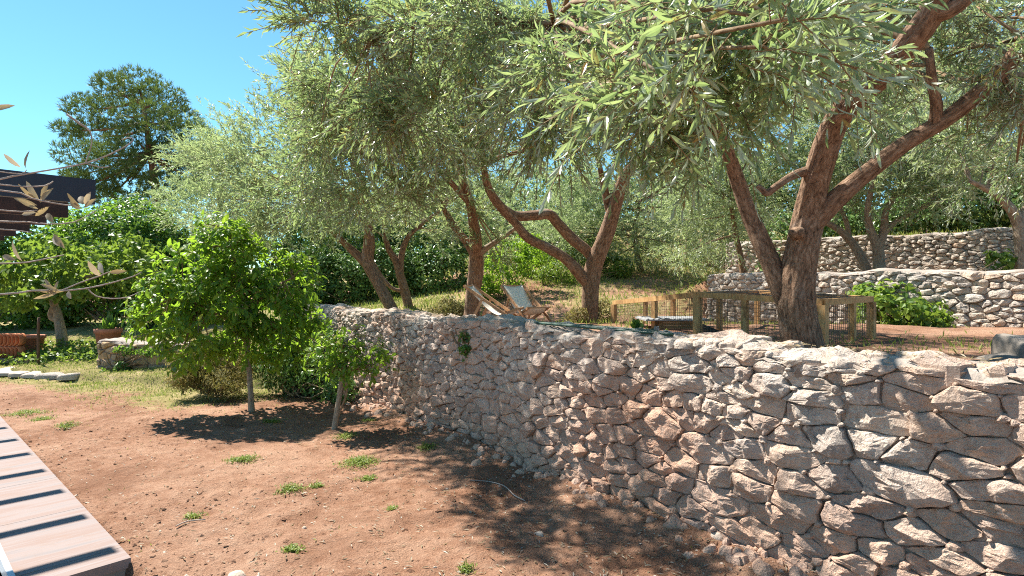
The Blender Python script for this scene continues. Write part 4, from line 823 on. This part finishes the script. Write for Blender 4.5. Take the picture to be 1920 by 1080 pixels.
# ------------------------------------------------------------------ timber and wire pen
t = empty('wooden_pen', (3.6, 9.2, 1.2), label='low timber framed wire mesh animal pen around the leaning olive', cat='pen')
gz = lambda p: float(h_up(p[0], p[1]))
top_ = {'L': P(1151,571,10.8), 'C': P(1308,557,8.3), 'A': P(1543,572,6.95), 'B': P(1634,566,7.75), 'E': P(1420,551,11.3), 'M': P(1262,560,12.4)}
def post(p, wv, name='post'):
    mb = MB(); z0 = gz(p) - 0.05; mb.box((p[0], p[1], (z0 + p[2])/2), (wv, wv, p[2]-z0), [[.8,.6,0],[-.6,.8,0],[0,0,1]]); mb.done(name, M['pen_wood'], t)
for k, wv in (('L', .085), ('C', .095), ('A', .095), ('B', .085), ('E', .08), ('M', .08)): post(top_[k], wv)
def panel(a, b, posts, mesh=True, th=0.075, pw=0.07):
    a = np.array(a); b = np.array(b); mb = MB(); up = np.array([0, 0, 0.035]); mb.bar(a + up, b + up, 0.06, th); mb.done('top_rail', M['pen_wood'], t)
    for f in posts: post(a + (b-a)*f, pw)
    if mesh:
        Lh = np.linalg.norm((b-a)[:2]); n = int(Lh/0.05); f = np.linspace(0, 1, n)[:, None]; tp = a + (b-a)*f; bt = tp.copy(); bt[:, 2] = h_up(tp[:, 0], tp[:, 1]) - 0.02
        mw = MB(); V, f4 = thin_tubes(tp, bt, 0.0026, 0.0026); mw.add(V, None, f4)
        for h in np.arange(0, 0.66, 0.05):
            z = np.clip(1 - h/np.maximum(tp[:, 2]-bt[:, 2], .01), 0, 1)[:, None]; ln = bt + (tp-bt)*z; V, f4 = thin_tubes(ln[:-1], ln[1:], 0.0026, 0.0026); mw.add(V, None, f4)
        mw.done('wire_mesh', M['wire'], t)
panel(top_['L'], top_['C'], (0.55,)); panel(top_['C'], top_['A'], (0.42,)); panel(top_['A'], top_['B'], (0.58,)); panel(top_['B'], top_['E'], (0.35, 0.7)); panel(top_['C'], top_['E'], (0.3,)); panel(top_['L'], top_['M'], (0.5,), th=.06); panel(top_['M'], top_['E'], (), th=.06)
# sagging net over the near bay
n = 26; f, g = np.meshgrid(np.linspace(0, 1, n), np.linspace(0, 1, n)); f = f[..., None]; g = g[..., None]
Vn = (top_['C']*(1-f)*(1-g) + top_['A']*f*(1-g) + top_['B']*f*g + top_['E']*(1-f)*g).reshape(-1, 3)
Vn[:, 2] += 0.072 + 0.010*fbm2(Vn[:, 0], Vn[:, 1], 3.0, 3, 77)
mw = MB(); Vg = Vn.reshape(n, n, 3)
for G_ in (Vg, Vg.transpose(1, 0, 2)):
    a = G_[:, :-1].reshape(-1, 3); b = G_[:, 1:].reshape(-1, 3); V, f4 = thin_tubes(a, b, 0.002, 0.002); mw.add(V, None, f4)
mw.done('roof_net', M['net'], t)
# hutch, ramp, jar, leafy seedling inside / beside the pen
hb = P(1258, 640, 9.6); hz = gz(hb); h = empty('hutch_box', (hb[0], hb[1], hz), label='low wooden box with grey ribbed lid inside the pen', cat='box')
mb = MB(); mb.box((hb[0]+.05, hb[1], hz+.06), (0.62, 0.5, 0.14)); mb.done('body', M['pen_wood'], h)
mb = MB(); mb.box((hb[0], hb[1], hz+.145), (1.0, 0.8, 0.025))
for i in range(12): mb.box((hb[0]-.46+i*.083, hb[1], hz+.163), (0.03, 0.78, 0.014))
mb.done('lid', M['greyplastic'], h)
rp = P(1326, 638, 8.9); rz = gz(rp); V = [[-.1,-.15,0],[.15,-.15,0],[.15,.15,0],[-.1,.15,0],[-.1,-.15,.13],[-.1,.15,.13],[.15,-.15,.03],[.15,.15,.03]]
obj('ramp', np.array(V)+[rp[0], rp[1], rz], [[0,3,2,1],[0,1,6,4],[3,5,7,2],[4,6,7,5],[0,4,5,3],[1,2,7,6]], M['blackplastic'], label='black plastic wedge ramp beside the pen corner post', cat='ramp')
def lathe(prof, c, n=18):
    th = np.arange(n)/n*2*math.pi; V = np.concatenate([np.column_stack([r_*np.cos(th), r_*np.sin(th), np.full(n, z_)]) for r_, z_ in prof]) + np.array(c); F4 = []
    for k in range(len(prof)-1): a = np.arange(n)+k*n; b = (np.arange(n)+1) % n + k*n; F4.append(np.stack([a, b, b+n, a+n], 1))
    return V, np.concatenate(F4)
jp = P(1231, 628, 7.3); V, f4 = lathe([(.001,0),(.035,0),(.038,.02),(.038,.10),(.03,.115),(.03,.13),(.001,.13)], (jp[0], jp[1], jp[2]-0.02), 14); obj('glass_jar', V, f4, M['glass'], None, True, label='small clear glass jar on the wall top beside the pen', cat='jar')
lp = P(1192, 616, 8.0); B = np.array([lp]*5); V, f3, f4, rd = leaf_geo(B + rng.normal(0, .012, B.shape), np.array([[-.4,0,1.],[.3,-.2,1],[0,-.3,.7],[.7,0,.5],[-.7,-.1,.4]]), np.array([[.2,-1,.3]]*5), np.array([.16,.14,.12,.12,.1]), .09, True); obj('seedling', V, [f3, f4], M['ivy'], None, True, {'rnd': rd*0.5}, origin=lp, label='small dark green broad leaved seedling behind the wall top by the pen', cat='plant')

# green hoses lying along the top of the big wall
def wall_pt(u_px, back, z): 
    # point on the wall top seen along that column
    k = (u_px - 960)/F; n = -WN; s = 0.0
    A_ = WA + n*back; den = WD[0] - k*WD[1]; s = (k*A_[1] - A_[0])/den; p = A_ + WD*s; return np.array([p[0], p[1], z])
hs = empty('garden_hose', wall_pt(1120, .3, 1.5), label='dark green garden hose laid in strands along the top of the big wall', cat='hose')
for k, bk_ in enumerate((0.20, 0.235, 0.27, 0.31, 0.35)):
    path = [[*wall_pt(u, bk_ + 0.02*math.sin(u*0.02+k*2) + (0.05 if k % 2 else 0)*((u-1000)/260), 1.565 + 0.006*k % 0.012), 0.013] for u in np.linspace(985+k*14, 1262-k*11, 9)]
    V, F3, F4, bk = tube_geo(path, 8, 0.06); obj('strand', V, [F3, F4], M['greenhose'], hs, True)

# ------------------------------------------------------------------ clay pots, tiles, pole
def pot(p, r_, h_, label, plant=None):
    z = float(max(h_low(p[0], p[1]), -5)); o = empty('clay_pot', (p[0], p[1], z), label=label, cat='pot')
    V, f4 = lathe([(.001,0),(r_*.68,0),(r_*.74,.02),(r_*.94,h_*.8),(r_*1.03,h_*.81),(r_*1.06,h_*.98),(r_*.98,h_),(r_*.9,h_*.95),(r_*.88,h_*.86),(.001,h_*.86)], (p[0], p[1], z), 26); obj('body', V, f4, M['terracotta'], o, True)
    return o, z
pp = P(203, 640, 14.6); o, z = pot(pp, .29, .62, 'wide terracotta pot with an agave behind the low wall')
ag = empty('potted_agave', (pp[0], pp[1], z+.5), label='spiky green agave growing in the wide terracotta pot', cat='plant'); n = 34
a = rng.uniform(0, 6.28, n); e = rng.uniform(.35, 1.4, n); D = np.column_stack([np.cos(a)*np.cos(e), np.sin(a)*np.cos(e), np.sin(e)]); V, f3, f4, rd = leaf_geo(np.array([[pp[0], pp[1], z+.5]]*n), D, np.cross(D, np.cross([0, 0, 1.], D))*-1 + [0, 0, .3], rng.uniform(.3, .55, n), .10, True); obj('leaf_rosette', V, [f3, f4], M['ivy'], ag, True, {'rnd': rd})
pot(P(58, 640, 15.0), .30, .42, 'dark red clay pot under the fig tree beside the pole')
tb = P(14, 650, 14.0); tz = float(h_low(tb[0], tb[1])); o = empty('roof_tile_stack', (tb[0], tb[1], tz), label='stack of orange curved clay roof tiles at the edge of the lawn', cat='tile stack')
th = np.linspace(0, math.pi, 9)
for row in range(2):
    for k in range(13):
        x0 = tb[0] - .95 + k*.095; V = []
        for yy in (0, .34):
            for rr in (.10, .085):
                V += [[x0 + rr*math.sin(q)*0.9 + 0.02*yy, tb[1] + (.0 + row*0.02) + yy*0.55 + rr*0.0, tz + .10 + row*.30 + (0.15 - rr*1.5*math.cos(q))] for q in th]
        V = np.array(V); f = []
        for i in range(8): f += [[i, i+1, i+10, i+9], [18+i, 27+i, 28+i, 19+i], [i, 18+i, 19+i, i+1], [9+i, 10+i, 28+i, 27+i]]
        f += [[0, 9, 27, 18], [8, 26, 35, 17]]; obj('tile', V, np.array(f), M['tile'], o, True)
mb = MB(); mb.box((tb[0]-.2, tb[1]+.12, tz+.06), (1.6, .5, .12)); mb.done('pallet', M['bark_pale'], o)
p = P(72, 668, 13.6); V, F3, F4, bk = tube_geo([[p[0], p[1], float(h_low(p[0], p[1]))-.1, .03], [p[0], p[1], 0.9, .03], [p[0]+.01, p[1], 1.25, .028]], 8, .2); obj('metal_pole', V, [F3, F4], M['rust'], None, True, origin=(p[0], p[1], 0), label='thin rusty pole standing beside the roof tiles', cat='pole')
# flat stone blocks at the wall's near end
sb_ = P(1905, 680, 5.2); o = empty('stone_slabs', (sb_[0], sb_[1], 1.3), label='two flat weathered grey slabs piled on the terrace behind the wall', cat='slabs')
r = np.random.default_rng(3)
for k, (sx, sy, z0) in enumerate(((.44, .40, 1.28), (.30, .34, 1.42))):
    V, F3, F4 = stone_mesh(np.array([[-sx,-sy],[sx,-sy],[sx,sy],[-sx,sy]])*.75, .10, .01, r, 18, facets=1); V = V + np.array([sb_[0]+.2+k*.06, sb_[1]+.1, z0]); obj('slab', V, [F3, F4], M['grey_stone'], o, True)

# ------------------------------------------------------------------ loose rocks, clods, litter, weeds, grass
r = np.random.default_rng(23); mb = MB()
for _ in range(520):
    s_ = r.uniform(0, WLEN); o_ = abs(r.normal(0, .16)) + .01; c = WA + WD*s_ + WN*o_; V, F3, F4 = rock_geo((c[0], c[1], float(h_low(c[0], c[1]))), .012 + .075*r.random()**3, r, 9, .8); mb.add(V, F3, F4, rnd=np.full(len(V), r.random()))
mb.done('foot_rubble', M['stone'], None, False, label='small broken stones fallen along the foot of the big wall', cat='rubble', kind='stuff')
r = np.random.default_rng(17)
for u, v, s, lab in [(440,1078,.10,'pale broken rock half buried near the paving corner'),(795,782,.17,'pale angular rock lying against the foot of the big wall'),(845,790,.10,'smaller rock beside the pale one at the foot of the wall'),(1010,995,.055,'reddish loose rock lying in the dappled shade'),(1350,1020,.07,'loose stone fallen just below the wall'),(165,978,.028,'small white stone beside the paving edge'),(570,978,.03,'small pale stone in the open soil')]:
    Y = (CAM_H)*F/(v-HZ); x = (u-960)/F*Y
    if s > .06 and u > 1300: Y += 0.0
    z = float(h_low(x, Y)); V, F3, F4 = rock_geo((x, Y, z), s, r); obj('loose_rock', V, [F3, F4], M['pebble'], None, True, {'rnd': np.full(len(V), .5)}, origin=(x, Y, z), label=lab, cat='rock', group='loose rocks on the soil')
def scatter(n, seed, near=True):
    r = np.random.default_rng(seed); Y = 2.6 + (13.5-2.6)*r.random(n)**1.5; x = r.uniform(-.9, .85, n)*Y
    q1 = (x-K0[0])*E1[0]+(Y-K0[1])*E1[1]; q2 = (x-K0[0])*E2[0]+(Y-K0[1])*E2[1]; s, _ = sd(x, Y, WA, WB)
    k = (s < -0.02) & (q2 < -0.02) & (x > -12); return x[k], Y[k], r
def clods(name, n, smin, smax, mat, seed, dens):
    x, y, r = scatter(n, seed); k = r.random(len(x)) < dens(x, y); x, y = x[k], y[k]; z = h_low(x, y); s = smin + (smax-smin)*r.random(len(x))**4; m = len(x)
    O6 = np.array([[1,0,0],[-1,0,0],[0,1,0],[0,-1,0],[0,0,1],[0,0,-1]], float); Fo = np.array([[0,2,4],[2,1,4],[1,3,4],[3,0,4],[2,0,5],[1,2,5],[3,1,5],[0,3,5]])
    V = O6[None]*r.uniform(.55, 1.3, (m, 6, 1))*s[:, None, None]; V += r.normal(0, .16, V.shape)*s[:, None, None]; V[..., 2] *= .5
    a = r.uniform(0, 6.28, m); ca, sa = np.cos(a)[:, None], np.sin(a)[:, None]; V = np.stack([V[..., 0]*ca-V[..., 1]*sa, V[..., 0]*sa+V[..., 1]*ca, V[..., 2]], 2) + np.stack([x, y, z+s*.05], 1)[:, None]
    obj(name, V.reshape(-1, 3), (np.arange(m)[:, None, None]*6 + Fo[None]).reshape(-1, 3), mat, label={'soil_clods': 'crumbly red earth clods strewn over the soil bed', 'gravel': 'small pale stones strewn over the red soil'}[name], cat=name.replace('_', ' '), kind='stuff')
dn = lambda x, y: np.clip(.35 + .75*fbm2(x, y, .8, 3, 51) + .5*np.exp(-(sd(x, y, WA, WB)[0]/.8)**2), .06, 1)*(1-.8*green_low(x, y))
clods('soil_clods', 48000, 0.003, .028, M['soil'], 31, dn); clods('gravel', 9000, .003, .020, M['pebble'], 32, dn)
# fallen leaves and dry stalks
x, y, r = scatter(15000, 33); k = r.random(len(x)) < .25 + .75*np.exp(-((sd(x, y, WA, WB)[0]+.6)/1.3)**2); x, y = x[k], y[k]; m = len(x); a = r.uniform(0, 6.28, m)
V, f3, f4, rd = leaf_geo(np.stack([x, y, h_low(x, y)+.008], 1), np.stack([np.cos(a), np.sin(a), r.normal(0, .15, m)], 1), np.array([0, 0, 1.]) + rdir(m)*.35, r.uniform(.03, .07, m), r.uniform(.008, .015, m)); obj('leaf_litter', V, f4, M['deadleaf'], None, False, {'rnd': rd}, label='fallen dry olive leaves scattered over the soil', cat='leaf litter', kind='stuff')
for i, q in enumerate([[(880,896),(915,892),(945,905),(965,920),(985,928)],[(330,985),(352,975),(385,972)]]):
    pth = []
    for u, v in q: Y = CAM_H*F/(v-HZ); x_ = (u-960)/F*Y; pth.append([x_, Y, float(h_low(x_, Y))+.015, .006])
    V, F3, F4, bk = tube_geo(pth, 6, .05); obj('fallen_twig', V, [F3, F4], M['twig_grey'], None, True, {'bark': bk}, origin=pth[0][:3], label=('bent pale twig lying in the shade below the wall', 'short dry twig lying in the open soil near the paving')[i], cat='twig')
def blades(x, y, z, hgt, r, wid=.006, lean=.5):
    m = len(x); a = r.uniform(0, 6.28, m); D = unit(np.stack([np.cos(a)*lean*r.random(m), np.sin(a)*lean*r.random(m), np.ones(m)], 1)); nn = np.stack([np.cos(a), np.sin(a), .3*np.ones(m)], 1)
    return leaf_geo(np.stack([x, y, z-.005], 1), D, nn, hgt*r.uniform(.5, 1.2, m), wid*r.uniform(.7, 1.3, m))
r = np.random.default_rng(41)
for u, v, s, n, lab in [(50,770,.28,260,5),(125,797,.14,110,6),(80,782,.15,110,6),(455,860,.16,200,1),(545,915,.12,110,0),(675,862,.20,320,2),(548,1026,.07,70,3),(595,905,.07,60,0),(690,890,.08,80,0),(800,838,.12,110,4),(650,815,.16,130,8),(510,785,.14,110,7),(735,945,.05,30,0),(875,1062,.05,36,0),(690,790,.1,60,0),(820,770,.1,60,4),(360,965,.08,40,9)]:
    Y = CAM_H*F/(v-HZ); x0 = (u-960)/F*Y; x = x0 + r.normal(0, s*.55, n); y = Y + r.normal(0, s*.55, n); V, f3, f4, rd = blades(x, y, h_low(x, y), .055, r, .008, 1.9)
    m = n*2; xa = x0 + r.normal(0, s*.45, m); ya = Y + r.normal(0, s*.45, m); aa = r.uniform(0, 6.28, m); Va, _, fa, ra = leaf_geo(np.stack([xa, ya, h_low(xa, ya)+r.random(m)*.025], 1), np.stack([np.cos(aa), np.sin(aa), r.uniform(0, .6, m)], 1), np.array([0, 0, 1.])+rdir(m)*.4, r.uniform(.015, .04, m), r.uniform(.010, .02, m))
    f4 = np.vstack([f4, fa+len(V)]); V = np.vstack([V, Va]); rd = np.concatenate([rd, ra])
    obj('weed_tuft', V, f4, M['grass'], None, False, {'rnd': rd*.6}, origin=(x0, Y, float(h_low(x0, Y))), cat='weed', group='weed tufts on the soil bed',
        label=['small green weed tuft growing in the bare red soil', 'bright weed clump in open soil below the citrus tree', 'largest weed clump, at the edge of the tree shade', 'single spiky weed standing alone in open soil', 'weed tuft close to the foot of the big wall', 'broad grass patch by the paving, below the stone edging', 'small grass patch in line between paving and citrus tree', 'weed tuft in the shadow under the citrus tree', 'weed tuft at the foot of the staked sapling', 'sparse thin weed beside the short dry twig'][lab])
x, y, r2 = scatter(26000, 44); k = (r2.random(len(x)) < .55*sstep(.15, .75, fbm2(x, y, 1.3, 3, 71))*sstep(3.5, 6, y)) & (r2.random(len(x)) < .35); x, y = x[k], y[k]
V, f3, f4, rd = blades(x, y, h_low(x, y), .045, r2, .009, 1.8); obj('sprouts', V, f4, M['grass'], None, False, {'rnd': rd*.7}, label='thin sprouting weeds speckling the bare soil', cat='weeds', kind='stuff')
n = 1500; ss = r.uniform(0, WLEN, n); tt = r.uniform(.03, .5, n); c = WA[None] + WD*ss[:, None] - WN*(tt + .11)[:, None]; aa = r.uniform(0, 6.28, n)
V, f3, f4, rd = leaf_geo(np.column_stack([c, 1.535 + r.random(n)*.03]), np.stack([np.cos(aa), np.sin(aa), r.normal(0, .2, n)], 1), np.array([0, 0, 1.])+rdir(n)*.5, r.uniform(.03, .07, n), r.uniform(.008, .016, n)); obj('leaf_litter', V, f4, M['deadleaf'], None, False, {'rnd': rd*.7}, label='fallen dry leaves lying along the top of the big wall', cat='leaf litter', kind='stuff')
# lawn and rough grass
n = 70000; x = r.uniform(-14, -2.6, n); y = r.uniform(9.2, 17.5, n); k = r.random(n) < green_low(x, y)**1.5*(.25 + .75*sstep(-.4, .5, fbm2(x, y, 1.2, 3, 61)))*(in_low(x, y)); x, y = x[k], y[k]
V, f3, f4, rd = blades(x, y, h_low(x, y), .065, r, .011, 1.6); obj('lawn_grass', V, f4, M['grass'], None, False, {'rnd': rd*.72}, label='rough grass along the edge of the soil bed and raised lawn', cat='grass', kind='stuff')
n = 95000; y = r.uniform(4, 30, n)**1.0; x = r.uniform(-.42, .9, n)*y; k = (sd(x, y, WA, WB)[0] > .75) & (r.random(n) < np.clip(green_up(x, y)*0.9, .015, .8)); x, y = x[k], y[k]
V, f3, f4, rd = blades(x, y, h_up(x, y), .045 + .007*y, r, .008 + .001*y, 1.6); obj('terrace_grass', V, f4, M['grass'], None, False, {'rnd': np.clip(rd*.7, 0, 1)}, label='sunny dry grass covering the terrace and slope under the olives', cat='grass', kind='stuff')
# low weeds under the fig
n = 2600; x = r.uniform(-13.5, -8.9, n); y = r.uniform(13.5, 15.6, n); B = np.stack([x, y, h_low(x, y)+r.random(n)*.22], 1); V, f3, f4, rd = leaf_geo(B, rdir(n), np.array([0, 0, 1.])+rdir(n)*.5, .10, .075); obj('ground_cover', V, f4, M['vine'], None, False, {'rnd': rd}, label='leafy ground cover below the fig tree and pots', cat='ground cover', kind='stuff')
